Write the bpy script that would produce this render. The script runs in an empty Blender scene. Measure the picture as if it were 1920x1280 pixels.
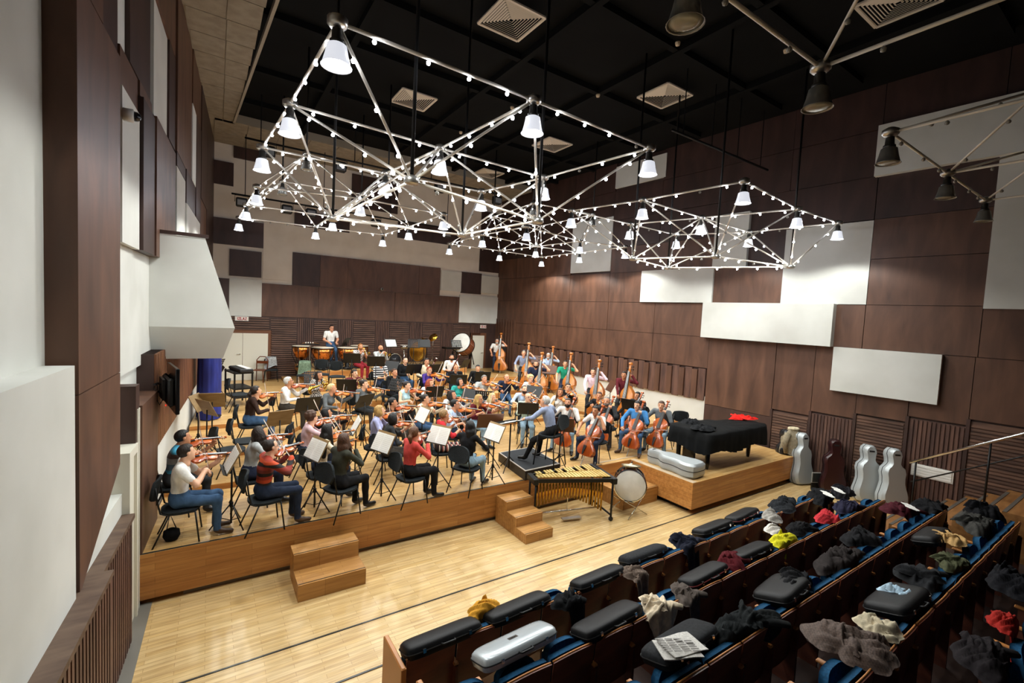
import bpy, math, random
import numpy as np
from mathutils import Vector, Matrix
random.seed(7)
RNG = np.random.default_rng(7)
SC = bpy.context.scene
COL = SC.collection
# ------------------------------------------------------------------ camera
CAM = np.array([0.0, 0.0, 4.0]); FPX = 853.33
def _axes(yaw, pitch, roll):
    cy, sy, cp, sp, cr, sr = math.cos(yaw), math.sin(yaw), math.cos(pitch), math.sin(pitch), math.cos(roll), math.sin(roll)
    f = np.array([sy*cp, cy*cp, -sp]); rt = np.array([cy, -sy, 0.0]); up = np.cross(rt, f)
    return np.array([cr*rt + sr*up, -sr*rt + cr*up, f])
CM = _axes(math.radians(33.77), math.radians(3.39), math.radians(2.92))
cd = bpy.data.cameras.new('camera'); cam = bpy.data.objects.new('camera', cd); COL.objects.link(cam)
cd.sensor_width = 36.0; cd.lens = 16.0; cd.clip_start = 0.05; cd.clip_end = 200
cam.matrix_world = Matrix(((CM[0][0], CM[1][0], -CM[2][0], CAM[0]), (CM[0][1], CM[1][1], -CM[2][1], CAM[1]), (CM[0][2], CM[1][2], -CM[2][2], CAM[2]), (0, 0, 0, 1)))
SC.camera = cam
def ray(px, py):
    d = np.array([px-960.0, -(py-640.0), FPX]); return CM.T @ (d/np.linalg.norm(d))
def onz(px, py, z):
    d = ray(px, py); return CAM + d*((z-CAM[2])/d[2])
def ony(px, py, y):
    d = ray(px, py); return CAM + d*((y-CAM[1])/d[1])
# ------------------------------------------------------------------ world, exposure
W = bpy.data.worlds.new('world'); SC.world = W; W.use_nodes = True
W.node_tree.nodes['Background'].inputs[0].default_value = (0.9, 0.95, 1.0, 1)
W.node_tree.nodes['Background'].inputs[1].default_value = 0.0
SC.view_settings.view_transform = 'Standard'; SC.view_settings.look = 'None'
SC.view_settings.gamma = 1.0; SC.view_settings.use_curve_mapping = False
SC.view_settings.exposure = 0.62
LAMP_W = 128.0          # watts of each lit pendant
# ------------------------------------------------------------------ materials
def lin(h):
    if not isinstance(h, str): return h
    v = [int(h[i:i+2], 16)/255 for i in (0, 2, 4)]
    return tuple(c/12.92 if c <= .04045 else ((c+.055)/1.055)**2.4 for c in v)
MATS = {}
def mat(name, col, rough=.6, metal=0., emit=None, es=0., coat=0., spec=.5, alpha=1., trans=0.):
    if name in MATS: return MATS[name]
    m = bpy.data.materials.new(name); m.use_nodes = True; b = m.node_tree.nodes['Principled BSDF']
    c = lin(col); b.inputs['Base Color'].default_value = (*c, 1)
    b.inputs['Roughness'].default_value = rough; b.inputs['Metallic'].default_value = metal
    b.inputs['Specular IOR Level'].default_value = spec
    if coat: b.inputs['Coat Weight'].default_value = coat; b.inputs['Coat Roughness'].default_value = .12
    if emit: b.inputs['Emission Color'].default_value = (*lin(emit), 1); b.inputs['Emission Strength'].default_value = es
    if trans: b.inputs['Transmission Weight'].default_value = trans
    MATS[name] = m; return m
def nd(m, t, **k):
    n = m.node_tree.nodes.new(t)
    for a, v in k.items(): setattr(n, a, v)
    return n
def lk(m, a, b): m.node_tree.links.new(a, b)
def coords(m, world, scale, rot=(0, 0, 0)):
    mp = nd(m, 'ShaderNodeMapping'); mp.inputs['Scale'].default_value = scale; mp.inputs['Rotation'].default_value = rot
    if world: lk(m, nd(m, 'ShaderNodeNewGeometry').outputs['Position'], mp.inputs[0])
    else: lk(m, nd(m, 'ShaderNodeTexCoord').outputs['Object'], mp.inputs[0])
    return mp.outputs[0]
def ramp(m, fac, stops):
    r = nd(m, 'ShaderNodeValToRGB'); e = r.color_ramp.elements
    while len(e) < len(stops): e.new(.5)
    for i, (p, c) in enumerate(stops): e[i].position = p; e[i].color = (*lin(c), 1)
    lk(m, fac, r.inputs[0]); return r.outputs[0]
def noisy(name, c1, c2, scale=(2, 2, 2), detail=4, rough=.6, world=True, lo=.35, hi=.65, bump=0., dist=0., **k):
    if name in MATS: return MATS[name]
    m = mat(name, c1, rough, **k); b = m.node_tree.nodes['Principled BSDF']
    n = nd(m, 'ShaderNodeTexNoise'); n.inputs['Scale'].default_value = 1; n.inputs['Detail'].default_value = detail; n.inputs['Distortion'].default_value = dist
    lk(m, coords(m, world, scale), n.inputs['Vector'])
    lk(m, ramp(m, n.outputs['Fac'], [(lo, c1), (hi, c2)]), b.inputs['Base Color'])
    if bump:
        bp = nd(m, 'ShaderNodeBump'); bp.inputs['Strength'].default_value = bump; bp.inputs['Distance'].default_value = .01
        lk(m, n.outputs['Fac'], bp.inputs['Height']); lk(m, bp.outputs[0], b.inputs['Normal'])
    return m
def parquet(name, c1, c2, c3, rough, along='X', w=.065, l=.55, world=True):
    """strip parquet: staggered narrow boards from a brick texture plus grain noise"""
    m = mat(name, c1, rough, spec=.5); b = m.node_tree.nodes['Principled BSDF']
    sc = (1, 1, 1); rot = (0, 0, 0)
    if along == 'XZ': rot = (math.radians(90), 0, 0)
    v = coords(m, world, sc, rot)
    br = nd(m, 'ShaderNodeTexBrick'); lk(m, v, br.inputs['Vector'])
    br.inputs['Color1'].default_value = (*lin(c1), 1); br.inputs['Color2'].default_value = (*lin(c2), 1); br.inputs['Mortar'].default_value = (*lin(c3), 1)
    br.inputs['Scale'].default_value = 1; br.inputs['Mortar Size'].default_value = .0016; br.inputs['Bias'].default_value = 0
    br.inputs['Brick Width'].default_value = l; br.inputs['Row Height'].default_value = w
    n = nd(m, 'ShaderNodeTexNoise'); n.inputs['Scale'].default_value = 1; n.inputs['Detail'].default_value = 5
    lk(m, coords(m, world, (1.6, 22, 22), rot), n.inputs['Vector'])
    mx = nd(m, 'ShaderNodeMix', data_type='RGBA', blend_type='MULTIPLY'); mx.inputs[0].default_value = .55
    lk(m, br.outputs['Color'], mx.inputs[6]); lk(m, ramp(m, n.outputs['Fac'], [(.3, 'b49a80'), (.65, 'ffffff')]), mx.inputs[7])
    lk(m, mx.outputs[2], b.inputs['Base Color'])
    n2 = nd(m, 'ShaderNodeTexNoise'); n2.inputs['Scale'].default_value = 2.0; lk(m, v, n2.inputs['Vector'])
    rr = nd(m, 'ShaderNodeMapRange'); rr.inputs[3].default_value = rough-.08; rr.inputs[4].default_value = rough+.1
    lk(m, n2.outputs['Fac'], rr.inputs[0]); lk(m, rr.outputs[0], b.inputs['Roughness'])
    return m
def stripes(name, cols, period, axis='z', rough=.8, hard=True):
    """cloth with bands of colour along the wearer's local axis"""
    if name in MATS: return MATS[name]
    m = mat(name, cols[0], rough); b = m.node_tree.nodes['Principled BSDF']
    s = nd(m, 'ShaderNodeSeparateXYZ'); lk(m, nd(m, 'ShaderNodeTexCoord').outputs['Object'], s.inputs[0])
    q = nd(m, 'ShaderNodeMath', operation='DIVIDE'); q.inputs[1].default_value = period
    lk(m, s.outputs[axis.upper()], q.inputs[0])
    fr = nd(m, 'ShaderNodeMath', operation='FRACT'); lk(m, q.outputs[0], fr.inputs[0])
    n = len(cols); st = [(i/n, c) for i, c in enumerate(cols)]
    o = ramp(m, fr.outputs[0], st); o.node.color_ramp.interpolation = 'CONSTANT'
    lk(m, o, b.inputs['Base Color']); return m
def checks(name, c1, c2, scale, rough=.8):
    if name in MATS: return MATS[name]
    m = mat(name, c1, rough); b = m.node_tree.nodes['Principled BSDF']
    w1 = nd(m, 'ShaderNodeTexChecker'); w1.inputs['Scale'].default_value = scale
    w1.inputs[1].default_value = (*lin(c1), 1); w1.inputs[2].default_value = (*lin(c2), 1)
    lk(m, nd(m, 'ShaderNodeTexCoord').outputs['Object'], w1.inputs[0]); lk(m, w1.outputs[0], b.inputs['Base Color']); return m

FLOOR = parquet('floor_parquet', 'e0c48e', 'd3b176', 'a57f4a', .33)
STAGE = parquet('stage_parquet', 'dcb87c', 'cda263', '9a6f3a', .36)
RISERF = parquet('riser_face_wood', 'cb9250', 'b87c3e', '84552a', .42, along='XZ', w=.09, l=1.1)
STAIRW = parquet('stair_wood', 'c69456', 'b38244', '7d5428', .45)
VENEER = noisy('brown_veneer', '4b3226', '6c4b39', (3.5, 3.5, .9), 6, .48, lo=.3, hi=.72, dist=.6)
VENEER2 = noisy('dark_and_shaded_veneer', '30201a', '47302a', (3, 3, .8), 6, .5, lo=.3, hi=.72, dist=.6)  # dark-stained panels; the tone also carries shade painted on the upper right wall
SLATM = noisy('slat_wood', '46302a', '6a4b3e', (9, 9, 1.2), 4, .55)
SLATH = noisy('horizontal_slat_wood', '4a352c', '735545', (1.2, 1.2, 9), 4, .55)
DADOM = noisy('warm_dado_wood', '5d3823', '855637', (10, 10, 1.5), 4, .5)
WHITE = noisy('white_plaster', 'cccdc6', 'd7d8d2', (1.2, 1.2, 1.2), 3, .85)
CREAM = noisy('cream_plaster', 'dcd3c6', 'e5ddd1', (1.5, 1.5, 1.5), 3, .85)
WDOOR = mat('white_door_paint', 'd8d5c6', .5)
BLACKC = noisy('black_ceiling_paint', '070808', '0c0d0d', (1, 1, 1), 2, .9, spec=.15)
BLACKM = mat('black_metal', '101010', .45, .3)
BLACKP = noisy('black_plastic', '101112', '1a1b1c', (30, 30, 30), 2, .55, world=False)
GREYPAD = noisy('charcoal_fabric', '1c2022', '282d30', (60, 60, 60), 2, .9, world=False, spec=.25)
STEEL = mat('brushed_steel', 'b9b6ae', .3, .9)
CHROME = mat('chrome', 'd9d9d6', .12, 1.)
TUBEM = mat('painted_steel_tube', 'ddd5c6', .4, .05)
BRASS = mat('brass', 'c79a3e', .22, 1.)
GOLDB = noisy('gold_lacquered_bar', 'c9a85a', 'd9bf7a', (8, 8, 8), 2, .35, metal=.55, world=False)
SILVER = mat('silver_plate', 'c9c7c2', .16, 1.)
COPPER = noisy('hammered_copper', 'b0622a', 'd58a48', (25, 25, 25), 2, .25, metal=.9, world=False, bump=.3)
PAPER = noisy('music_paper', 'eceae2', 'f4f2ec', (3, 3, 3), 2, .8, world=False)
DESKW = noisy('stand_plywood', '8a6d42', '9c7f54', (3, 14, 3), 3, .5, world=False)
DESKB = mat('stand_brown_board', '5b3520', .45)
VARN = noisy('violin_varnish', '9a3d12', 'c4621f', (9, 3, 9), 4, .22, world=False, coat=.6)
VARN2 = noisy('orange_varnish', 'b0541a', 'd37e2c', (7, 2.5, 7), 4, .22, world=False, coat=.6)
VARN3 = noisy('cello_varnish', '8f3a10', 'bb5a1c', (5, 2, 5), 4, .2, world=False, coat=.7)
VARN4 = noisy('bass_varnish', 'a8581c', 'c97f34', (4, 1.6, 4), 4, .25, world=False, coat=.5)
EBONY = mat('ebony', '171312', .3)
BLUEF = noisy('blue_seat_fabric', '0f3a58', '184b6e', (40, 40, 40), 2, .9, world=False, spec=.2)
SEATW = noisy('seat_plywood', '5e2d1c', '7a3e26', (3, 3, 12), 4, .4, world=False)
SEATE = mat('seat_edge_wood', 'b8793f', .4)
DRUMHEAD = noisy('drum_head', 'd6d4cc', 'e6e4dd', (4, 4, 4), 3, .5, world=False)
GLASSY = mat('lamp_glass', 'cfd3d2', .15, .6)
GLOW = mat('lamp_glow', 'ffffff', .5, emit='f4f6ff', es=14.)
BULB = mat('bulb_glow', 'ffffff', .4, emit='eef3ff', es=42.)
GLOW.cycles.emission_sampling = 'NONE'
# ------------------------------------------------------------------ mesh builder
class MB:
    def __init__(s): s.v = []; s.f = []; s.m = []; s.n = 0
    def add(s, vs, fs, mi=0, mx=None):
        vs = np.asarray(vs, float)
        if mx is not None:
            A = np.array(mx); vs = vs @ A[:3, :3].T + A[:3, 3]
        b = s.n
        s.v.append(vs); s.n += len(vs); s.f += [tuple(i+b for i in f) for f in fs]; s.m += [mi]*len(fs); return s
    def box(s, c, d, mi=0, mx=None, bev=0):
        x, y, z = [k/2 for k in d]
        if bev:
            b = bev; vs = []; 
            for zz, ins in ((-z, b), (-z+b, 0), (z-b, 0), (z, b)):
                X, Y = x-ins, y-ins; q = b*.6
                vs += [(-X+q, -Y, zz), (X-q, -Y, zz), (X, -Y+q, zz), (X, Y-q, zz), (X-q, Y, zz), (-X+q, Y, zz), (-X, Y-q, zz), (-X, -Y+q, zz)]
            fs = [tuple(range(7, -1, -1)), tuple(range(24, 32))]
            for r in range(3):
                for i in range(8): j = (i+1) % 8; fs.append((r*8+i, r*8+j, r*8+8+j, r*8+8+i))
        else:
            vs = [(-x, -y, -z), (x, -y, -z), (x, y, -z), (-x, y, -z), (-x, -y, z), (x, -y, z), (x, y, z), (-x, y, z)]
            fs = [(3, 2, 1, 0), (4, 5, 6, 7), (0, 1, 5, 4), (1, 2, 6, 5), (2, 3, 7, 6), (3, 0, 4, 7)]
        vs = np.array(vs) + np.array(c)
        return s.add(vs, fs, mi, mx)
    def tube(s, pts, r, n=8, mi=0, mx=None, closed=False):
        pts = [np.array(p, float) for p in pts]; k = len(pts); rs = r if hasattr(r, '__len__') else [r]*k
        vs = []; fs = []; prev = None
        for i, p in enumerate(pts):
            if closed: t = pts[(i+1) % k]-pts[i-1]
            else: t = pts[min(i+1, k-1)]-pts[max(i-1, 0)]
            t = t/(np.linalg.norm(t)+1e-9)
            if prev is None:
                a = np.array([0, 0, 1.]) if abs(t[2]) < .9 else np.array([1., 0, 0]); u = np.cross(t, a)
            else: u = prev - t*np.dot(prev, t)
            u /= np.linalg.norm(u)+1e-9; w = np.cross(t, u); prev = u
            for j in range(n):
                a = 2*math.pi*j/n; vs.append(p + rs[i]*(math.cos(a)*u+math.sin(a)*w))
        rng = k if closed else k-1
        for i in range(rng):
            for j in range(n):
                j2 = (j+1) % n; i2 = (i+1) % k; fs.append((i*n+j, i*n+j2, i2*n+j2, i2*n+j))
        if not closed: fs += [tuple(range(n-1, -1, -1)), tuple((k-1)*n+j for j in range(n))]
        return s.add(vs, fs, mi, mx)
    def lathe(s, prof, n=20, mi=0, mx=None, sx=1., sy=1., cap=True):
        vs = []; fs = []; k = len(prof)
        for r, z in prof:
            for j in range(n): a = 2*math.pi*j/n; vs.append((r*math.cos(a)*sx, r*math.sin(a)*sy, z))
        for i in range(k-1):
            for j in range(n): j2 = (j+1) % n; fs.append((i*n+j, i*n+j2, (i+1)*n+j2, (i+1)*n+j))
        if cap and prof[0][0] > 1e-4: fs.append(tuple(range(n-1, -1, -1)))
        if cap and prof[-1][0] > 1e-4: fs.append(tuple((k-1)*n+j for j in range(n)))
        return s.add(vs, fs, mi, mx)
    def prism(s, poly, z0, z1, mi=0, mx=None):
        n = len(poly); vs = [(x, y, z0) for x, y in poly]+[(x, y, z1) for x, y in poly]
        fs = [tuple(range(n-1, -1, -1)), tuple(range(n, 2*n))]+[(i, (i+1) % n, n+(i+1) % n, n+i) for i in range(n)]
        return s.add(vs, fs, mi, mx)
    def grid(s, P, mi=0, mx=None, thick=0.):
        P = np.asarray(P, float); a, b = P.shape[:2]
        fs = [(i*b+j, i*b+j+1, (i+1)*b+j+1, (i+1)*b+j) for i in range(a-1) for j in range(b-1)]
        if not thick: return s.add(P.reshape(-1, 3), fs, mi, mx)
        du = np.gradient(P, axis=0); dv = np.gradient(P, axis=1); N = np.cross(dv, du); N /= np.linalg.norm(N, axis=2, keepdims=True)+1e-9
        Q = P - N*thick; k = a*b
        f2 = [tuple(k+i for i in f[::-1]) for f in fs]
        bd = [i*b for i in range(a)]+[(a-1)*b+j for j in range(1, b)]+[i*b+b-1 for i in range(a-2, -1, -1)]+[j for j in range(b-2, 0, -1)]
        f3 = [(bd[i], k+bd[i], k+bd[(i+1) % len(bd)], bd[(i+1) % len(bd)]) for i in range(len(bd))]
        return s.add(np.concatenate([P.reshape(-1, 3), Q.reshape(-1, 3)]), fs+f2+f3, mi, mx)
    def mesh(s, name, mats, smooth=False):
        me = bpy.data.meshes.new(name)
        me.from_pydata(np.concatenate(s.v).tolist(), [], s.f)
        mats = mats if isinstance(mats, (list, tuple)) else [mats]
        for m in mats: me.materials.append(m)
        if len(mats) > 1: me.polygons.foreach_set('material_index', s.m)
        if smooth is True: me.polygons.foreach_set('use_smooth', [True]*len(me.polygons))
        elif smooth: me.polygons.foreach_set('use_smooth', [True]*len(me.polygons)); me.set_sharp_from_angle(angle=math.radians(smooth))
        me.update(); return me
def obj(name, me, parent=None, mx=None):
    o = bpy.data.objects.new(name, me); COL.objects.link(o)
    if parent is not None: o.parent = parent
    if mx is not None: o.matrix_local = Matrix(mx) if not isinstance(mx, Matrix) else mx
    return o
def tag(o, label=None, cat=None, group=None, kind=None):
    if label: o['label'] = label
    if cat: o['category'] = cat
    if group: o['group'] = group
    if kind: o['kind'] = kind
    return o
def frame(o, y, z):
    """matrix with local Y along y, local Z near z, origin o"""
    y = Vector(y).normalized(); x = y.cross(Vector(z)).normalized(); z = x.cross(y)
    return Matrix(((x[0], y[0], z[0], o[0]), (x[1], y[1], z[1], o[1]), (x[2], y[2], z[2], o[2]), (0, 0, 0, 1)))
def place(x, y, z, rz=0.): return Matrix.Translation((x, y, z)) @ Matrix.Rotation(rz, 4, 'Z')
def inst(name, proto, mx, label, cat, group=None):
    """a thing: an Empty at its base with one object for every part (and sub-part) of the proto; meshes are shared between repeats"""
    r = obj(name, None, None, mx); r.empty_display_size = .1; tag(r, label, cat, group)
    made = {}
    for it in proto:
        nm, me, par = it[0], it[1], it[2]
        p = obj(nm, me, made.get(par, r), it[3] if len(it) > 3 else None); made[len(made)] = p
        p.parent = r if par is None else made[par]
    return r
def struct(name, me, parent=None, mx=None):
    o = obj(name, me, parent, mx)
    if parent is None: o['kind'] = 'structure'
    return o
def B(c, d, m, name='part', bev=0, smooth=False):
    return MB().box(c, d, bev=bev).mesh(name, m, smooth)
# ------------------------------------------------------------------ the hall
KW = .063
def rx(Y): return 12.36 + KW*(20-Y)
def lx(Y): return .07 - KW*(20-Y)
_nr = np.array([-1, -KW])/math.hypot(1, KW); _nl = np.array([1, -KW])/math.hypot(1, KW)
def wp(side, Y, d):
    if side == 'R': return (rx(Y)+_nr[0]*d, Y+_nr[1]*d)
    return (lx(Y)+_nl[0]*d, Y+_nl[1]*d)
def wbox(mb, side, Y0, Y1, z0, z1, d0, d1, mi=0):
    p = [wp(side, Y0, d0), wp(side, Y1, d0), wp(side, Y1, d1), wp(side, Y0, d1)]
    a = sum(p[i][0]*p[(i+1) % 4][1]-p[(i+1) % 4][0]*p[i][1] for i in range(4))
    if a < 0: p = p[::-1]
    return mb.prism(p, z0, z1, mi)
YB, YN, ZC = 20.0, -7.0, 9.9
# floor
floor = struct('floor', MB().prism([(lx(YN)-.3, YN), (rx(YN)+.3, YN), (rx(20)+.3, 20.3), (lx(20)-.3, 20.3)], -.2, 0).mesh('floor', FLOOR))
for yy in (5.56, 4.76): obj('metal_joint_strip', B((6.2, yy, .003), (13.6, .022, .008), mat('dark_joint', '3f3f3d', .3, .6)), floor)
obj('side_channel', MB().prism([(-.86, 4.2), (-.68, 4.2), (-.58, 7.3), (-.76, 7.3)], 0, .012).mesh('channel', mat('grey_linoleum', '77736a', .6)), floor)
# bare walls
MB_ = MB(); wbox(MB_, 'R', YN, 20.3, 0, ZC+.2, -.3, -.02); wallR = struct('wall_right', MB_.mesh('wall_right', VENEER2))
MB_ = MB(); wbox(MB_, 'L', YN, 20.3, 0, ZC+.2, -.45, -.2); wallL = struct('wall_left', MB_.mesh('wall_left', WHITE))
wallB = struct('wall_back', B((6.2, 20.16, 5), (13.4, .3, 10.2), CREAM))
wallF = struct('wall_rear', B((6.3, YN-.15, 5), (16, .3, 10.2), VENEER2))
ceil = struct('ceiling', B((6.3, 6.6, ZC+.1), (16, 27.4, .2), BLACKC))
# ceiling beams: a shallow black grid
for i, x in enumerate([2.6, 5.9, 8.3, 10.9]): obj('ceiling_beam', B((x, 5.5, ZC-.08), (.14, 24, .16), BLACKC), ceil)
for i, y in enumerate([-3, 0, 2.4, 4.8, 6.6, 9.0, 10.9, 13.6, 15.9]): obj('ceiling_beam', B((6.6, y, ZC-.07), (12, .14, .14), BLACKC), ceil)
# cream tiled soffit along the left and back walls
sof = struct('trim_1', MB().prism([(lx(YN), YN), (1.35, YN), (.62, 17.4), (12.3, 17.4), (12.3, 20), (lx(20), 20)], 9.66, ZC).mesh('soffit', mat('soffit_plaster', '8f8677', .9)))
TILE = noisy('soffit_tile', '857b6b', '968c7b', (5, 5, 5), 4, .9, bump=.2)
y = 5.0
while y < 17.3:
    xl = lx(y)+.02; xr = 1.35-(1.35-.62)*(y-YN)/(17.4-YN); xm = xl+(xr-xl)*.55
    for a, b in ((xl, xm), (xm, xr)): obj('soffit_tile', B(((a+b)/2+.01, y+.45, 9.65), (b-a-.02, .88, .02), TILE), sof)
    y += .9
for i in range(13):
    for r in range(2): obj('soffit_tile', B((.55+i*.93, 18.05+r*1.3, 9.65), (.91, 1.28, .02), TILE), sof)
obj('soffit_fascia', MB().prism([(1.30, 4), (1.36, 4), (.64, 17.4), (.58, 17.4)], 9.6, 9.72).mesh('fascia', mat('fascia_paint', '9c9384', .8)), sof)
# ---- right wall panels
WHP = [(5.1, 8.6, 3.6, 4.68, .26), (3.03, 5.05, 2.5, 3.6, .16), (4.5, 6.44, 4.68, 6.7, .05), (.5, 2.5, 4.62, 7.72, .06), (.5, 4.55, 7.72, 8.9, .18), (8.42, 11.1, 4.68, 5.78, .1), (12.6, 14.75, 5.85, 7.92, .06), (7.45, 8.48, 5.74, 7.35, .1), (10.42, 12.6, 8.95, 9.75, .06)]
for y0, y1, z0, z1, d in WHP:
    m = MB(); wbox(m, 'R', y0, y1, z0, z1, -.02, d); obj('white_panel', m.mesh('white_panel', WHITE), wallR)
YG = [-5.5, -3.5, -1.5, .5, 2.5, 4.5, 6.44, 8.42, 10.5, 12.6, 14.75, 16.7, 18.5, 20]
ZG = [3.6, 4.67, 5.77, 6.72, 7.75, 8.85, 9.9]
def panels(side, par, y0, y1, z0, z1, base=0., mt=None):
    m = MB(); d = base+random.choice([.0, .006, .012]); wbox(m, side, y0+.006, y1-.006, z0+.006, z1-.006, -.02, .03+d)
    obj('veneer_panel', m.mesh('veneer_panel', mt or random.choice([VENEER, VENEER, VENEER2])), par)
for i in range(len(YG)-1):
    for j in range(len(ZG)-1):
        a, b, c, e = YG[i], YG[i+1], ZG[j], ZG[j+1]
        yc, zc = (a+b)/2, (c+e)/2
        if any(w[0]-.1 < yc < w[1]+.1 and w[2]-.1 < zc < w[3]+.1 and w[4] < .12 for w in WHP): continue
        panels('R', wallR, a, b, c, e, mt=VENEER2 if zc > 6.6 else VENEER)  # upper panels are the same brown wood, shade put into their colour
for a, b in ((8.42, 10.5), (10.5, 12.6), (12.6, 14.75), (14.75, 16.7), (16.7, 18.4)): panels('R', wallR, a, b, 2.62, 3.6, mt=VENEER)
ST = [(6.44, 5.48, 1.73), (5.48, 4.51, 1.86), (4.51, 3.52, 2.0), (3.52, 2.53, 2.14), (2.53, 1.5, 2.28), (1.5, .5, 2.42), (.5, -.5, 2.56)]
for a, b, zt in ST: panels('R', wallR, b, a, zt, 3.6, mt=VENEER)
panels('R', wallR, 6.44, 8.42, 1.5, 3.6, mt=VENEER); panels('R', wallR, 6.44, 8.42, .3, 1.5, mt=VENEER2)
# slatted bays stepping up beside the seats
for i, (a, b, zt) in enumerate(ST):
    m = MB(); wbox(m, 'R', b+.03, a-.03, 0, zt-.04, -.02, .01)
    zb = .02
    if i % 2 == 0:
        z = zb
        while z < zt-.1: wbox(m, 'R', b+.05, a-.05, z, z+.045, .01, .035); z += .075
    else:
        y = b+.05
        while y < a-.08: wbox(m, 'R', y, y+.045, zb, zt-.06, .01, .035); y += .075
    o = obj('slat_bay', m.mesh('slat_bay', SLATH if i % 2 == 0 else SLATM), wallR); o['kind'] = 'stuff'
    m = MB(); wbox(m, 'R', a-.03, a+.03, 0, zt, -.02, .05); obj('bay_post', m.mesh('bay_post', VENEER2), wallR)
# upright boards behind the basses with a scalloped foot over white plaster
m = MB(); wbox(m, 'R', 8.44, 20, .5, 1.72, -.02, .0); obj('white_dado', m.mesh('white_dado', WHITE), wallR)
y = 8.46; i = 0
while y < 18.3:
    w = .2 if i % 2 else .26
    m = MB(); wbox(m, 'R', y, y+w-.02, 1.60+(.03 if i % 2 else 0), 2.60-(.05 if i % 2 else 0), -.02, .09 if i % 2 else .05)
    obj('dado_board', m.mesh('dado_board', VENEER if i % 2 else SLATM), wallR); y += w; i += 1
y = 18.35
while y < 19.95:
    m = MB(); wbox(m, 'R', y, y+.13, 1.3, 3.75, -.02, .07); obj('dado_board', m.mesh('dado_board', VENEER), wallR); y += .22
panels('R', wallR, 18.4, 20, 3.75, 4.6, mt=VENEER)
m = MB(); wbox(m, 'R', 18.35, 20, .8, 3.75, -.02, .01); obj('dado_backing', m.mesh('bk', VENEER2), wallR)
# white radiator grille low on the right wall
m = MB(); wbox(m, 'R', 2.66, 3.36, .83, 1.1, .02, .06); g = inst('radiator_grille', [('frame', m.mesh('frame', mat('grille_white', 'dcdad2', .5)), None)], Matrix(), 'white louvred radiator grille low on the slatted right wall', 'grille')
for i in range(4):
    m = MB(); wbox(m, 'R', 2.69, 3.33, .86+i*.06, .9+i*.06, .06, .075); obj('louvre', m.mesh('louvre', mat('louvre_white', 'eceae4', .4)), g)
# ---- left wall panels
def lpan(name, y0, y1, z0, z1, d, m_, d0=-.25):
    m = MB(); wbox(m, 'L', y0, y1, z0, z1, d0, d); return obj(name, m.mesh(name, m_), wallL)
lpan('white_panel', YN, 4.9, 3.42, 9.66, -.19, WHITE, -.22)
lpan('white_panel', YN, 4.9, .4, 3.42, 0., WHITE)
m_ = MB(); pa, pb, pc_, pd = wp('L', 5.0, -.25), wp('L', 6.38, -.25), wp('L', 6.38, 0), wp('L', 5.0, 0)
m_.add([(*pa, 1.47), (*pb, 2.16), (*pc_, 2.16), (*pd, 1.47), (*pa, 3.16), (*pb, 3.16), (*pc_, 3.16), (*pd, 3.16)], [(0, 1, 2, 3), (7, 6, 5, 4), (4, 5, 1, 0), (5, 6, 2, 1), (6, 7, 3, 2), (7, 4, 0, 3)])
obj('veneer_panel', m_.mesh('veneer_panel', VENEER), wallL); lpan('veneer_panel', 5.0, 6.38, 3.17, 6.45, 0, VENEER)
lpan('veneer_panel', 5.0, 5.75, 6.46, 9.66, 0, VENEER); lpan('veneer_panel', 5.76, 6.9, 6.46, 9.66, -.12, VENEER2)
lpan('veneer_panel', 6.39, 6.9, 3.0, 6.45, -.12, VENEER)
LP = [(6.9, 7.85, 6.36, 6.8, 'b', -.1), (6.9, 7.85, 4.6, 6.36, 'w', -.08), (6.9, 7.4, 6.82, 9.66, 'w', -.15), (7.4, 8.7, 6.82, 9.66, 'd', -.1), (7.86, 8.7, 4.6, 6.6, 'd', -.04), (7.86, 8.7, 6.61, 6.8, 'b', -.08),
      (8.7, 9.95, 6.66, 8.33, 'w', -.06), (8.7, 10.7, 8.34, 9.66, 'b', -.03), (9.96, 10.7, 6.7, 8.33, 'd', -.03), (8.71, 10.7, 4.6, 6.65, 'b', -.02), (10.71, 12.8, 6.45, 6.7, 'd', .0), (10.71, 12.0, 4.6, 6.44, 'w', .0), (10.71, 13.1, 6.71, 9.66, 'b', .0),
      (13.1, 13.9, 6.72, 8.45, 'w', .02), (12.01, 15.0, 4.6, 6.0, 'w', .03), (12.01, 13.8, 6.01, 6.71, 'd', .02), (13.1, 15.1, 8.46, 9.66, 'b', .02), (13.9, 15.1, 6.01, 8.45, 'd', .03), (15.11, 17.0, 4.6, 6.7, 'b', .03), (15.11, 17.0, 6.71, 9.66, 'd', .04), (17.01, 20, 3.5, 9.66, 'd', .04)]
for y0, y1, z0, z1, c, d in LP: lpan('white_panel' if c == 'w' else 'veneer_panel', y0+.004, y1-.004, z0+.004, z1-.004, d, {'w': WHITE, 'b': VENEER, 'd': VENEER2}[c])
lpan('plaster', 6.9, 20, 3.0, 4.6, -.15, WHITE)
# slatted dado along the stage, white plaster below
lpan('plaster', 5.0, 20, 0, 1.74, -.03, WHITE)
y = 8.42
while y < 16.2:
    m = MB(); wbox(m, 'L', y, y+.085, 1.74, 3.15, -.2, .03); obj('dado_slat', m.mesh('dado_slat', DADOM), wallL); y += .12
lpan('dado_backing', 8.4, 16.3, 1.76, 3.15, -.0, VENEER2)
lpan('veneer_panel', 7.26, 8.4, .685, 2.62, .05, VENEER); lpan('veneer_panel', 7.05, 7.26, 1.95, 2.9, .02, VENEER2)
lpan('veneer_panel', 16.3, 20, 1.0, 3.5, .03, VENEER2)
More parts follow.
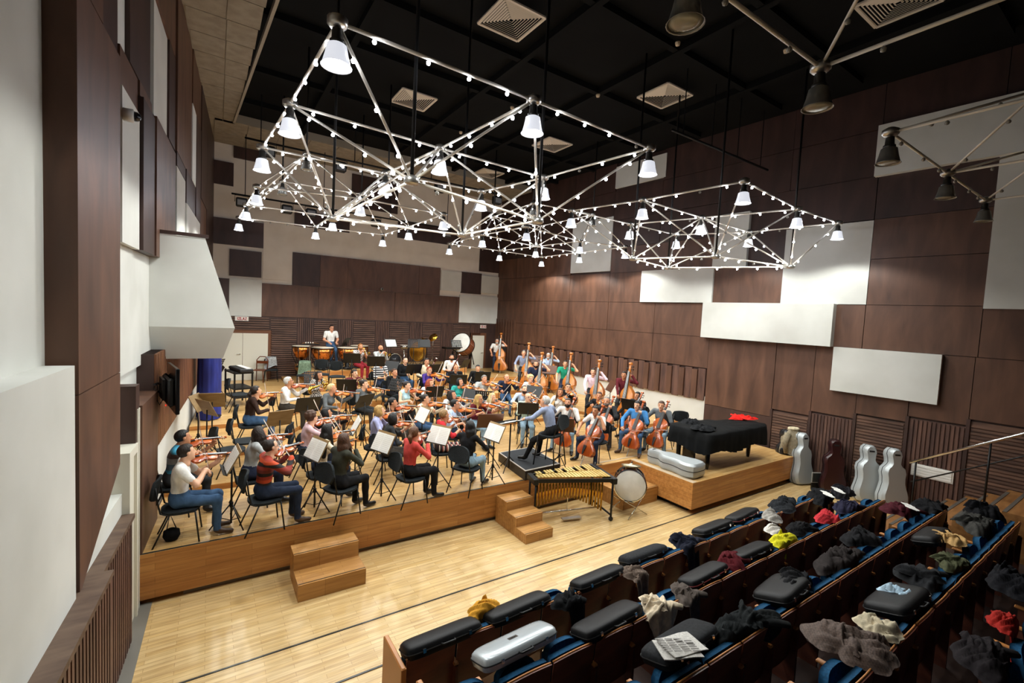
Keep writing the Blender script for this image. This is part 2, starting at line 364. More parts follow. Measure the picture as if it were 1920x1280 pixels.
# near stair dado with wooden capping
for (ya, yb, zt, d) in ((.3, 5.3, 1.5, .16), (5.3, 6.6, 1.5, .09)):
    lpan('dado_cap', ya, yb, zt-.05, zt, d, noisy('dado_cap_wood', '4a3528', '66503f', (3, 9, 3), 4, .6), -.2)
    lpan('dado_backing', ya, yb-.02, 0, zt-.05, d-.05, VENEER2, -.1); y = ya+1.2 if ya < 5 else ya
    while y < yb-.06: lpan('dado_slat', y, y+.05, 0, zt-.05, d-.015, SLATM, d-.05); y += .085
# white service door frame by the stage end
for a, b in ((6.62, 6.7), (7.02, 7.08)): lpan('door_frame', a, b, 0, 2.1, .04, WDOOR)
lpan('door_frame', 6.62, 7.08, 2.1, 2.2, .04, WDOOR); lpan('door_leaf', 6.7, 7.02, 0, 2.1, .01, WDOOR)
for yy in (7.12, 7.2): lpan('white_conduit', yy, yy+.05, 0, 2.6, .03, WDOOR)
# white control booth jutting from the left wall
bm = MB(); y0, y1 = 9.0, 11.5
prof = [(-1.0, 4.97), (-.06, 4.98), (.37, 3.53), (.21, 2.99), (-1.0, 2.99)]
vs = [(-1.0, y0, 4.97), (-.06, y0, 4.98), (.37, y0, 3.53), (-1.0, y0, 3.53), (.21, y0+.28, 2.99), (-1.0, y0+.28, 2.99), (-1.0, y1, 4.97), (-.06, y1, 4.98), (.37, y1, 3.53), (.21, y1-.28, 2.99), (-1.0, y1-.28, 2.99), (-1.0, y1, 3.53)]
fs = [(3, 2, 1, 0), (5, 4, 2, 3), (1, 7, 6, 0), (2, 8, 7, 1), (4, 9, 8, 2), (5, 10, 9, 4), (6, 7, 8, 11), (11, 8, 9, 10)]
booth = obj('control_booth', None); tag(booth, 'white plastered control booth jutting from the left wall', 'booth'); 
obj('booth_body', bm.add(vs, fs).mesh('booth', WHITE), booth)
obj('top_rail', B((-.5, y0+.02, 5.01), (.98, .06, .05), VENEER2), booth)
# ---- back wall
def bpx(px, py): p = ony(px, py, 20.0); return p[0], p[2]
def bpan(name, tl, br, d, m):
    x0, z1 = bpx(*tl); x1, z0 = bpx(*br)
    return obj(name, B(((x0+x1)/2, 20.0-d/2, (z0+z1)/2), (x1-x0-.012, d+.04, z1-z0-.012), m), wallB)
def bpx2(x0, x1, z0, z1, d, m, name='veneer_panel'): return obj(name, B(((x0+x1)/2, 20.0-d/2, (z0+z1)/2), (x1-x0-.012, d+.04, z1-z0-.012), m), wallB)
XB = [bpx(p, 500)[0] for p in (400, 430, 490, 548, 600, 652, 700, 745, 786, 826, 864, 902, 935)]
ZR = [3.42, 5.02, 5.93]
for i in (4, 6, 8): pass
xs_top = [XB[3], XB[4], XB[5], XB[8], XB[9]]
for a, b in zip(xs_top[:-1], xs_top[1:]): bpx2(a, b, 4.72, 6.02, random.choice([.02, .035]), VENEER2 if a < XB[4] else VENEER)
xs_bot = [XB[2], bpx(597, 560)[0], bpx(740, 560)[0], bpx(823, 560)[0], bpx(861, 560)[0]]
for a, b in zip(xs_bot[:-1], xs_bot[1:]): bpx2(a, b, 3.44, 4.72, random.choice([.02, .03]), VENEER)
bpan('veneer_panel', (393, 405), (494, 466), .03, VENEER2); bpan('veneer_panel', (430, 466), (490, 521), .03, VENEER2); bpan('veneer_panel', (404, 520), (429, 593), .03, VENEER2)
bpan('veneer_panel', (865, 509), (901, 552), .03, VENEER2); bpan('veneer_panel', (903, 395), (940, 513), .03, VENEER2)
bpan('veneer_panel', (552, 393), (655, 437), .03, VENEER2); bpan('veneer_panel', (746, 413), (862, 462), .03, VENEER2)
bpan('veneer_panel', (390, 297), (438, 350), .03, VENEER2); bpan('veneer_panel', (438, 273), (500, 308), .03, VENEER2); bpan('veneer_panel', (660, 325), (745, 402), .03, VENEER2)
bpan('white_panel', (430, 521), (490, 594), .05, WHITE); bpan('white_panel', (861, 552), (934, 607), .05, WHITE); bpan('white_panel', (902, 516), (935, 552), .05, WHITE)
bpan('white_panel', (494, 415), (547, 527), .02, CREAM); bpan('white_panel', (827, 506), (864, 547), .02, WHITE)
# slatted wainscot of the back wall
bpx2(-.2, 12.4, .7, 3.47, .01, VENEER2, 'wainscot_backing')
x = 2.0; i = 0
while x < 11.0:
    w = .62 if i % 2 else .95; m = MB()
    if i % 2 == 0:
        z = 1.0
        while z < 3.36: m.box((x+w/2, 19.965, z+.02), (w-.04, .05, .042)); z += .085
    else:
        q = x+.03
        while q < x+w-.03: m.box((q+.02, 19.965, 2.2), (.04, .05, 2.4)); q += .075
    o = obj('slat_bay', m.mesh('slat_bay', SLATH if i % 2 == 0 else SLATM), wallB); o['kind'] = 'stuff'; x += w; i += 1
m = MB(); z = 2.92
while z < 3.4: m.box((.85, 19.965, z), (2.2, .05, .05)); z += .09
o = obj('slat_bay', m.mesh('slat_bay', SLATH), wallB); o['kind'] = 'stuff'
# doors
def door(n, x0, x1, z0, z1, xs, hx):
    d = struct('door_%d' % n, B(((x0+x1)/2, 19.97, (z0+z1)/2+.03), (x1-x0+.24, .06, z1-z0+.2), mat('door_frame_wood', '6b4229', .5)))
    for a, b in zip(xs[:-1], xs[1:]): obj('door_leaf', B(((a+b)/2, 19.93, (z0+z1)/2), (b-a-.012, .05, z1-z0), WDOOR), d)
    lf_ = [c_ for c_ in d.children][-1]
    obj('door_handle', MB().tube([(hx, 19.88, z0+1.0), (hx-.12, 19.87, z0+.99)], .012).tube([(hx, 19.92, z0+1.0), (hx, 19.87, z0+1.0)], .014).mesh('handle', CHROME), lf_)
    return d
door(1, .05, 1.93, .99, 2.78, [.05, 1.08, 1.93], 1.0)
door(2, 10.95, 11.62, 1.0, 2.86, [10.95, 11.62], 11.55)
# lettering helper: strokes as thin boxes on a plate (IZLAZ)
def letters(mb, txt, x, z, h, y, t):
    G = {'I': [((.5, 0), (.5, 1))], 'Z': [((0, 1), (1, 1)), ((1, 1), (0, 0)), ((0, 0), (1, 0))], 'L': [((0, 1), (0, 0)), ((0, 0), (1, 0))], 'A': [((0, 0), (.5, 1)), ((.5, 1), (1, 0)), ((.2, .4), (.8, .4))]}
    w = h*.55
    for ch in txt:
        cw = w*.35 if ch == 'I' else w
        for (a, b), (c, d) in G[ch]:
            p = Vector((x+a*cw, y, z+b*h)); q = Vector((x+c*cw, y, z+d*h)); L = (q-p).length; mid = (p+q)/2
            ang = math.atan2(q.z-p.z, q.x-p.x)
            mb.box((0, 0, 0), (L+t, .006, t), mx=Matrix.Translation(mid) @ Matrix.Rotation(-ang, 4, 'Y'))
        x += cw+h*.22
for k, (px, py) in enumerate(((453, 597), (904, 612))):
    x, z = bpx(px, py); w = .44 if k == 0 else .34
    s = inst('exit_sign', [('plate', B((0, 0, 0), (w, .05, .16), mat('sign_white', 'e9e4dc', .4)), None)], Matrix.Translation((x, 19.9, z)), 'white plate with red letters IZLAZ above the %s' % ('double white door' if k == 0 else 'single white door by the basses'), 'sign')
    mb = MB(); letters(mb, 'IZLAZ', -.14 if k == 0 else -.13, -.045, .09, -.03, .018); obj('lettering', mb.mesh('lettering', mat('sign_red', 'b0202a', .5)), s)
# ---- stage and risers
def slab(name, poly, z0, z1, par=None):
    m = MB(); n = len(poly); vs = [(x, y, z0) for x, y in poly]+[(x, y, z1) for x, y in poly]
    m.add(vs, [tuple(range(n, 2*n))], 0); m.add(vs, [tuple(range(n-1, -1, -1))]+[(i, (i+1) % n, n+(i+1) % n, n+i) for i in range(n)], 1)
    o = struct(name, m.mesh(name, [STAGE, RISERF]), par); return o
SZ = .685
stage = slab('floor_stage', [(lx(7.25)+.01, 7.25), (8.3, 7.25), (rx(7.25)-.01, 7.25), (rx(20), 20), (lx(20), 20)], .08, SZ)
obj('kick_recess', B((5.0, 7.36, .045), (10.5, .1, .09), mat('recess_grey', '6d655a', .6)), stage)
obj('nosing_strip', B((3.4, 7.27, SZ+.003), (8.2, .03, .006), mat('dark_joint', '3f3f3d')), stage)
obj('nosing_strip', B((9.2, 7.40, SZ+.003), (5.6, .05, .006), mat('ash_strip', 'b9a58a', .5)), stage)
wl = lambda Y: lx(Y)+.02
wr = lambda Y: rx(Y)-.03
ris = [('floor_riser', [(wl(9.25), 9.25), (.66, 9.25), (1.75, 11.2), (9.7, 11.2), (10.75, 9.3), (wr(9.3), 9.3), (wr(20), 19.99), (wl(20), 19.99)], SZ, .785),
       ('floor_riser', [(wl(10.8), 10.8), (1.0, 10.8), (1.95, 12.5), (9.6, 12.5), (10.6, 10.9), (wr(10.9), 10.9), (wr(20), 19.99), (wl(20), 19.99)], .785, .885),
       ('floor_riser', [(wl(12.9), 12.9), (1.5, 12.9), (2.4, 14.4), (2.4, 19.99), (wl(20), 19.99)], .885, .985),
       ('floor_riser', [(2.42, 14.1), (9.5, 14.1), (9.5, 19.99), (2.42, 19.99)], .885, 1.08),
       ('floor_riser', [(9.6, 14.6), (wr(14.6), 14.6), (wr(20), 19.99), (9.6, 19.99)], .885, 1.05),
       ('floor_riser', [(3.0, 16.1), (9.4, 16.1), (9.4, 19.98), (3.0, 19.98)], 1.08, 1.36),
       ('floor_riser', [(2.9, 17.6), (9.45, 17.6), (9.45, 19.97), (2.9, 19.97)], 1.36, 1.58),
       ('floor_riser', [(9.7, 16.9), (wr(16.9), 16.9), (wr(20), 19.97), (9.7, 19.97)], 1.05, 1.2)]
for n, p, a, b in ris: slab(n, p, a-.001, b)
# piano platform and steps
pf = slab('floor_piano_platform', [(8.42, 5.55), (12.9, 5.55), (12.9, 7.24), (8.42, 7.24)], .12, SZ+.001)
obj('platform_base', B((10.66, 6.45, .06), (4.2, 1.4, .12), mat('base_black', '15110e', .8)), pf)
obj('nosing_strip', B((8.5, 6.4, SZ+.004), (.14, 1.68, .006), mat('ash_strip', 'b9a58a', .5)), pf)
def steps(nm, x0, x1, list_, label):
    proto = []
    for (ya, yb, z0, z1) in list_:
        m = MB(); m.box(((x0+x1)/2, (ya+yb)/2, (z0+z1)/2), (x1-x0, yb-ya, z1-z0)); proto.append(('step', m.mesh('step', STAIRW), None))
        proto.append(('nosing', B(((x0+x1)/2, ya+.03, z1+.002), (x1-x0-.01, .012, .006), mat('nosing_dark', '4a3a28', .4)), None))
    return inst(nm, proto, Matrix(), label, 'steps')
steps('wooden_steps', 1.03, 1.93, [(6.38, 6.78, 0, .23), (6.78, 7.1, 0, .46)], 'two-step wooden block against the stage front beside the left wall')
steps('wooden_steps', 4.65, 5.25, [(6.2, 6.52, 0, .17), (6.52, 6.85, 0, .34), (6.85, 7.22, 0, .51)], 'three-step wooden stair to the stage beside the vibraphone')
steps('wooden_steps', 7.3, 8.4, [(6.4, 7.22, 0, .34)], 'broad single wooden step behind the bass drum by the platform')
# raked floor of the seats and the side stair
for i in range(1, 8):
    yf = 3.95-.82*i+.25
    m = MB(); m.prism([(1.3, -7), (10.9, -7), (10.9, yf), (1.3, yf)], .14*(i-1)-.001*(i > 1), .14*i); struct('floor_rake', m.mesh('rake', noisy('dark_rake_floor', '2a1a14', '3a251c', (3, 3, 3), 3, .6)))
for i in range(11):
    yf = 3.3-.29*i; z = .165*(i+1)
    m = MB(); m.prism([(11.0, yf-.29), (rx(yf)-.06, yf-.29), (rx(yf)-.06, yf), (11.0, yf)], 0, z)
    s_ = struct('floor_side_stair', m.mesh('side_stair', noisy('stair_plank', '7a5028', '96683a', (3, 12, 12), 4, .45)))
    obj('stair_nosing', B((12.1, yf-.03, z+.003), (2.2, .05, .008), mat('nosing_grey', '57514a', .5)), s_)
# ceiling vents
def vent(x, y, s=.95):
    p = [('frame', None, None)]
    m = MB(); h = s/2
    for a, b, c, d in ((0, h, s, .05), (0, -h, s, .05), (h, 0, .05, s), (-h, 0, .05, s)): m.box((a, b, 0), (c, d, .03))
    p = [('frame', m.mesh('frame', mat('vent_white', 'cfc5b6', .5)), None)]
    for i in range(9):
        r = h*(1-(i+.5)/9.5); m = MB(); zz = -.002+.012*(i/9)
        for a, b, c, d, rx_, ry_ in ((0, r, 2*r, .03, .6, 0), (0, -r, 2*r, .03, -.6, 0), (r, 0, .03, 2*r, 0, -.6), (-r, 0, .03, 2*r, 0, .6)):
            m.box((0, 0, 0), (c, d, .006), mx=Matrix.Translation((a, b, zz)) @ Matrix.Rotation(rx_, 4, 'X') @ Matrix.Rotation(ry_, 4, 'Y'))
        p.append(('louvre', m.mesh('louvre', mat('vent_louvre', 'd6ccbc', .5)), None))
    return p
vp_ = vent(0, 0)
for x, y, w in ((4.86, 7.87, 'above the violin desks'), (9.58, 7.93, 'above the cellos'), (4.62, 12.36, 'above the woodwinds'), (9.5, 12.4, 'above the basses'), (9.9, 3.3, 'above the stalls seats'), (9.5, 16.6, 'above the back right risers')):
    inst('ceiling_vent', vp_, Matrix.Translation((x, y, 9.72)), 'square cream louvred air vent in the black ceiling ' + w, 'vent', 'square ceiling vents')
for x, y, w_ in ((2.6, 8.6, 'the left violins'), (6.9, 10.9, 'the violas'), (7.9, 6.3, 'the vibraphone'), (9.8, 5.1, 'the piano platform'), (6.6, 13.4, 'the woodwinds'), (8.2, 8.9, 'the cellos')):
    d = obj('smoke_detector', MB().lathe([(0, -.05), (.04, -.045), (.05, -.01), (.055, 0), (.055, .02)], 12).mesh('smoke', mat('detector_cream', 'c9b79c', .5), True), None, Matrix.Translation((x, y, 9.68)))
    tag(d, 'small round cream smoke detector on the ceiling above '+w_, 'detector', 'ceiling smoke detectors')
# dome camera, back wall camera
p = wp('L', 6.95, .06)
d = inst('dome_camera', [('housing', MB().lathe([(0, 0), (.07, 0), (.075, .09), (.05, .1), (0, .1)], 16).mesh('housing', mat('cam_white', 'd8d6d0', .4), True), None), ('dome', MB().lathe([(.055, .1), (.05, .13), (.03, .155), (0, .16)], 16).mesh('dome', mat('cam_dark', '1c1c1f', .1), True), None)], Matrix.Translation((p[0]-.14, p[1], 6.05)) @ Matrix.Rotation(math.pi/2, 4, 'Y'), 'white dome security camera on the brown panel of the left wall', 'camera')
x, z = bpx(715, 542)
inst('wall_camera', [('housing', MB().lathe([(0, 0), (.07, 0), (.065, .06), (0, .07)], 16).mesh('h', mat('cam_grey', '8d8983', .4), True), None), ('lens', MB().lathe([(0, .0), (.03, .0), (.03, .02), (0, .025)], 12, mx=Matrix.Translation((0, 0, .065))).mesh('l', mat('cam_dark', '1c1c1f', .1), True), None)], Matrix.Translation((x, 19.93, z)) @ Matrix.Rotation(math.pi/2, 4, 'X'), 'small round security camera on the brown back wall', 'camera')
# handrail on the side stair
hr = inst('handrail', [('rail', MB().tube([(12.4, 3.15, 1.3), (12.4, 1.61, 2.3), (12.4, .3, 3.15)], .028, 10).mesh('rail', CHROME, True), None)] + [('post', MB().tube([(12.4, y, zb), (12.4, y, zt)], .018, 8).mesh('post', BLACKM, True), None) for y, zb, zt in ((3.05, .16, 1.34), (2.0, .82, 2.04), (.9, 1.48, 2.75))] + [('lower_rail', MB().tube([(12.4, 3.1, .9), (12.4, .3, 2.72)], .014, 8).mesh('lr', BLACKM, True), None)], Matrix(), 'polished steel handrail rising along the right side stair', 'handrail')
# ------------------------------------------------------------------ lighting trusses, pendants and bulbs
ZT, ZL = 6.5, 5.4
T1 = [[(633, 42), (1001, 188), (1218, 278)], [(544, 195), (826, 278), (1020, 333)], [(492, 276), (723, 325), (903, 359)]]
L1 = [[(783, 338), (1008, 414)], [(624, 410), (866, 440)]]
T3 = [[(1072, 395), (1206, 375), (1396, 340)], [(1182, 420), (1316, 408), (1496, 392)], [(1269, 440), (1405, 435), (1572, 418)]]
L3 = [[(1187, 485), (1342, 481)], [(1252, 502), (1482, 500)]]
T2 = [[(482, 350), (676, 372), (832, 402)], [(462, 384), (624, 406), (767, 425)], [(448, 408), (592, 425), (718, 440)]]
T4 = [[(988, 425), (1088, 452), (1173, 463)], [(905, 440), (1005, 462), (1087, 473)], [(843, 457), (937, 470), (1016, 482)]]
grid_of = lambda T, z: [[onz(px, py, z) for px, py in r] for r in T]
def cells(P, z): return [[(P[i][j]+P[i+1][j]+P[i][j+1]+P[i+1][j+1])/4*np.array([1, 1, 0])+np.array([0, 0, z]) for j in range(2)] for i in range(2)]
def rect(xs, ys, z): return [[np.array([x, y, z]) for x in xs] for y in ys]
g1, g2, g3, g4 = grid_of(T1, ZT), grid_of(T2, ZT), grid_of(T3, ZT), grid_of(T4, ZT)
g5 = rect((.75, 2.8, 4.84), (2.18, .1, -2.0), ZT); g6 = rect((7.05, 9.42, 11.7), (2.3, .2, -1.9), ZT)
l1 = grid_of(L1, ZL); l3 = grid_of(L3, ZL)
l1[0][0] = np.array([1.9, 5.05, 5.45])
a2 = cells(g2, 7.5); a4 = cells(g4, 7.5); a2[0][0] = onz(575, 288, 7.5); a2[1][0] = onz(530, 340, 7.5); a4[0][0] = onz(1000, 381, 7.5); a4[0][1] = onz(1112, 402, 7.5)
BULBME = MB().lathe([(0, -.021), (.015, -.015), (.021, 0), (.015, .015), (0, .021)], 8).mesh('bulb', BULB, True)
BULBOFF = MB().lathe([(0, -.028), (.02, -.02), (.026, 0), (.014, .02), (0, .03)], 8).mesh('bulb', mat('bulb_unlit', '8c887e', .2), True)
NODE = MB().lathe([(0, -.05), (.07, -.04), (.09, -.02), (.09, .03), (.04, .06), (0, .06)], 14).mesh('node', STEEL, True)
LREF = mat('lamp_reflector', '8c8a82', .3, .55)
lamp_proto = [('housing', MB().lathe([(0, -.03), (.045, -.03), (.05, -.12), (.065, -.13), (.065, -.16), (.05, -.165)], 16).mesh('housing', mat('lamp_housing', '3a3834', .4, .5), True), None),
              ('reflector', MB().lathe([(.05, -.15), (.085, -.17), (.1, -.25), (.125, -.345), (.135, -.35), (.12, -.335), (.09, -.25), (.06, -.18)], 20).mesh('reflector', LREF, True), None)]
REF_ON = ('reflector', lamp_proto[1][1].copy(), None); REF_ON[1].materials[0] = mat('lamp_reflector_lit', 'd5d8d8', .25, .3, emit='f2f5ff', es=.5)
lens_on = ('lens', MB().lathe([(0, -.352), (.08, -.35), (.118, -.338), (.1, -.3), (0, -.29)], 20).mesh('lens', GLOW, True), 1)
lens_off = ('lens', MB().lathe([(0, -.352), (.08, -.35), (.118, -.338), (.1, -.3), (0, -.29)], 20).mesh('lens_off', mat('lens_unlit', '8f8a78', .15), True), 1)
def pendant(p, label, lit=True, group=None, pw=1.):
    r = inst('pendant_lamp', [lamp_proto[0], REF_ON, lens_on] if lit else lamp_proto+[lens_off], Matrix.Translation(p), label, 'lamp', group)
    if lit:
        ld = bpy.data.lights.new('lamp_light', 'SPOT'); ld.energy = LAMP_W*pw; ld.spot_size = math.radians(146); ld.spot_blend = .3; ld.shadow_soft_size = .11; ld.color = (.985, 1, .955)
        lo = bpy.data.objects.new('lamp_light', ld); COL.objects.link(lo); lo.parent = r; lo.location = (0, 0, -.37)
    return r
def truss(P, Lw, label, lit=True, every=.45):
    r = obj('lighting_truss', None, None, Matrix.Translation(P[1][1])); tag(r, label, 'truss'); o = P[1][1]
    segs = []
    for i in range(3):
        for j in range(3):
            if j < 2: segs.append((P[i][j], P[i][j+1], .018))
            if i < 2: segs.append((P[i][j], P[i+1][j], .018))
    for i in range(2):
        for j in range(2):
            for a, b in ((i, j), (i+1, j), (i, j+1), (i+1, j+1)): segs.append((P[a][b], Lw[i][j], .016))
    segs += [(Lw[0][0], Lw[0][1], .018), (Lw[0][0], Lw[1][0], .018), (Lw[1][1], Lw[0][1], .018), (Lw[1][1], Lw[1][0], .018)]
    for a, b, rad in segs:
        d = (b-a)/np.linalg.norm(b-a); obj('tube', MB().tube([a-o+d*.05, b-o-d*.05], rad, 8).mesh('tube', TUBEM, True), r)
        L = np.linalg.norm(b-a); n = int(L/every)
        for k in range(n):
            t = (k+.6+RNG.uniform(-.12, .12))/(n+.2); q = a+(b-a)*t-o
            obj('bulb', BULBME if lit and RNG.random() > .08 else BULBOFF, r, Matrix.Translation((q[0], q[1], q[2]-.045)))
    for row in P:
        for q in row: obj('node', NODE, r, Matrix.Translation(q-o))
    for row in Lw:
        for q in row:
            obj('node', NODE, r, Matrix.Translation(q-o))
            obj('suspension_rod', MB().tube([q-o, (q[0]-o[0], q[1]-o[1], ZC-o[2])], .022, 8).mesh('rod', BLACKM, True), r)
    return r
truss(g1, l1, 'pale tubular lighting truss with small bulbs above the front left violins')
truss(g2, a2, 'pale tubular lighting truss with small bulbs by the white back wall')
truss(g3, l3, 'pale tubular lighting truss with small bulbs beside the white right wall panels')
truss(g4, a4, 'pale tubular lighting truss with small bulbs above the double basses')
truss(g5, cells(g5, 7.1), 'unlit tubular lighting truss above the left seats', False, .7)
truss(g6, cells(g6, 7.0), 'unlit tubular lighting truss above the seats by the side stair', False, .7)
RW_ = {0: 'seat-side', 1: 'middle', 2: 'stage-back'}; CW_ = {0: 'left-wall', 1: 'middle', 2: 'right-wall'}
for g, w in ((g1, 'front left'), (g2, 'back left'), (g3, 'front right'), (g4, 'back right')):
    for i in range(3):
        for j in range(3):
            r_, c_ = (RW_[i], CW_[j]) if g is not g3 else (RW_[2-j], CW_[i])
            pendant(g[i][j]-np.array([0, 0, .03]), 'glowing pendant lamp on the %s truss, %s row, %s column' % (w, r_, c_), True, 'pendant lamps of the %s truss' % w, 1.4 if w[0] == 'b' else 1.)
for g, w in ((g5, 'left audience'), (g6, 'right audience')):
    for i in range(2):
        for j in range(3): pendant(g[i][j]-np.array([0, 0, .03]), 'unlit grey pendant lamp on the %s truss, %s row, %s column' % (w, ['stage-side', 'seat-side'][i], CW_[j]), False, 'unlit pendant lamps of the %s truss' % w)
for k, p in enumerate((a2[0][0], a2[1][0], a4[0][0], a4[0][1])):
    pendant(p-np.array([0, 0, .03]), 'unlit clear pendant lamp under a raised truss apex %s' % ['beside the dark ceiling soffit', 'nearest the white back wall', 'over the viola players', 'over the tall basses'][k], False, 'unlit apex pendants')
# black stage light bars with floodlights along the back
FLOOD = [('body', B((0, 0, 0), (.34, .22, .3), BLACKM, bev=.03), None), ('front_glass', B((0, -.115, -.02), (.26, .02, .18), mat('flood_glass', 'c9ccd0', .1, .6)), None), ('bracket', MB().tube([(-.2, 0, 0), (-.2, 0, .22), (.2, 0, .22), (.2, 0, 0)], .012, 6).mesh('bracket', BLACKM), None), ('barn_door', B((0, -.17, .2), (.34, .12, .01), BLACKM), None)]
def bar(x0, x1, y, z, label):
    b = inst('light_bar', [('pipe', MB().tube([(x0, y, z), (x1, y, z)], .03, 8).mesh('pipe', BLACKM, True), None)]+[('hanger', MB().tube([(x, y, z), (x, y, ZC)], .014, 6).mesh('hanger', BLACKM), None) for x in np.linspace(x0+.4, x1-.4, 4)], Matrix(), label, 'light bar')
bar(.6, 9.0, 18.4, 7.6, 'black stage light bar close to the back wall'); bar(.8, 9.5, 15.3, 8.6, 'black stage light bar under the dark ceiling'); bar(8.8, 13.0, 7.0, 8.4, 'black pipe bar near the right wall')
for y, z, xs, w in ((18.4, 7.6, (.9, 2.3, 3.1, 4.0, 5.5, 8.6), 'back wall'), (15.3, 8.6, (1.4, 3.4, 6.8, 9.2), 'ceiling')):
    for k, x in enumerate(xs): inst('stage_floodlight', FLOOD, Matrix.Translation((x, y, z-.25)) @ Matrix.Rotation(.0, 4, 'X'), 'black floodlight on the %s light bar, %s from left wall' % (w, ['first', 'second', 'third', 'fourth', 'fifth', 'sixth'][k]), 'floodlight', 'floodlights on the %s bar' % w)
# ------------------------------------------------------------------ people: signed-distance bodies meshed as one continuous surface
def rcone(p, a, b, ra, rb):
    a = np.asarray(a, float); b = np.asarray(b, float); ba = b-a; L = ba@ba+1e-12
    t = np.clip(((p-a)@ba)/L, 0, 1); q = p-a-t[..., None]*ba
    return np.sqrt((q*q).sum(-1))-(ra+(rb-ra)*t)
def elli(p, c, r, R=None):
    q = p-np.asarray(c, float)
    if R is not None: q = q@R
    r = np.asarray(r, float); k0 = np.sqrt(((q/r)**2).sum(-1)); k1 = np.sqrt(((q/(r*r))**2).sum(-1))+1e-9
    return k0*(k0-1)/k1
def pev(pr, p): return rcone(p, *pr[1]) if pr[0] == 'c' else elli(p, *pr[1])
def pbox(pr, m):
    if pr[0] == 'c':
        a, b, ra, rb = pr[1]; a = np.asarray(a); b = np.asarray(b); r = max(ra, rb); return np.minimum(a, b)-r-m, np.maximum(a, b)+r+m
    c = np.asarray(pr[1][0]); r = max(pr[1][1]) if len(pr[1]) > 2 else np.asarray(pr[1][1]); return c-r-m, c+r+m
def surfnet(V, lo, h):
    ins = V < 0
    nx, ny, nz = V.shape
    cnt = np.zeros((nx-1, ny-1, nz-1), np.int8)
    for i in (0, 1):
        for j in (0, 1):
            for k in (0, 1): cnt += ins[i:nx-1+i, j:ny-1+j, k:nz-1+k]
    act = (cnt > 0) & (cnt < 8); idx = np.argwhere(act)
    vid = -np.ones(act.shape, np.int64); vid[act] = np.arange(len(idx))
    cor = np.array([(i, j, k) for i in (0, 1) for j in (0, 1) for k in (0, 1)])
    vals = V[idx[:, None, 0]+cor[None, :, 0], idx[:, None, 1]+cor[None, :, 1], idx[:, None, 2]+cor[None, :, 2]]
    acc = np.zeros((len(idx), 3)); n = np.zeros(len(idx))
    for a in range(8):
        for b in range(a+1, 8):
            if abs(cor[a]-cor[b]).sum() != 1: continue
            va, vb = vals[:, a], vals[:, b]; m = (va < 0) != (vb < 0)
            t = np.where(m, va/(va-vb+1e-12), 0)
            acc += np.where(m[:, None], cor[a]+(cor[b]-cor[a])*t[:, None], 0); n += m
    verts = lo+(idx+acc/n[:, None])*h
    quads = []
    for ax in range(3):
        s0 = [slice(None)]*3; s1 = [slice(None)]*3; s0[ax] = slice(0, -1); s1[ax] = slice(1, None)
        d = ins[tuple(s0)] != ins[tuple(s1)]; e = np.argwhere(d)
        b_, c_ = [(1, 2), (2, 0), (0, 1)][ax]
        ok = (e[:, b_] > 0) & (e[:, c_] > 0) & (e[:, b_] < V.shape[b_]-1) & (e[:, c_] < V.shape[c_]-1); e = e[ok]
        q = []
        for db, dc in ((-1, -1), (0, -1), (0, 0), (-1, 0)):
            f = e.copy(); f[:, b_] += db; f[:, c_] += dc; q.append(vid[f[:, 0], f[:, 1], f[:, 2]])
        q = np.stack(q, 1); flip = ~ins[e[:, 0], e[:, 1], e[:, 2]]; q[flip] = q[flip][:, ::-1]; quads.append(q)
    return verts, np.concatenate(quads)
def sdf_mesh(prims, h, carve=None, wr=0.):
    """prims: (kind, params, tag, k); carve: callable on points giving a distance to keep (intersection)"""
    lo = np.min([pbox(p, .05)[0] for p in prims], 0); hi = np.max([pbox(p, .05)[1] for p in prims], 0)
    n = np.ceil((hi-lo)/h).astype(int)+2
    V = np.full(n, .06)
    ax = [lo[i]+np.arange(n[i])*h for i in range(3)]
    for pr in prims:
        a, b = pbox(pr, .05); i0 = np.maximum(((a-lo)/h).astype(int), 0); i1 = np.minimum(((b-lo)/h).astype(int)+2, n)
        sl = tuple(slice(i0[i], i1[i]) for i in range(3))
        P = np.stack(np.meshgrid(*[ax[i][sl[i]] for i in range(3)], indexing='ij'), -1)
        d = pev(pr, P); k = pr[3]; c = V[sl]
        hh = np.clip(.5+.5*(c-d)/k, 0, 1); V[sl] = c*(1-hh)+d*hh-k*hh*(1-hh)
    if wr:
        P = np.stack(np.meshgrid(*ax, indexing='ij'), -1); x, y, z = P[..., 0], P[..., 1], P[..., 2]; s_ = RNG.uniform(0, 6)
        V = V+wr*(np.sin(31*x+17*z+s_+2*np.sin(23*y))+.8*np.sin(38*z-19*x+9*y+s_)+.6*np.sin(47*y+29*z+s_))
    if carve is not None:
        P = np.stack(np.meshgrid(*ax, indexing='ij'), -1); V = np.maximum(V, carve(P))
    v, q = surfnet(V, lo, h)
    cen = v[q].mean(1); D = np.stack([pev(pr, cen) for pr in prims], 1)
    tags = np.array([pr[2] for pr in prims])[D.argmin(1)]
    return v, q, tags
SKIN, TOP, BOT, SHOE, DARK, LIP, BROW, SKIN2 = range(8)
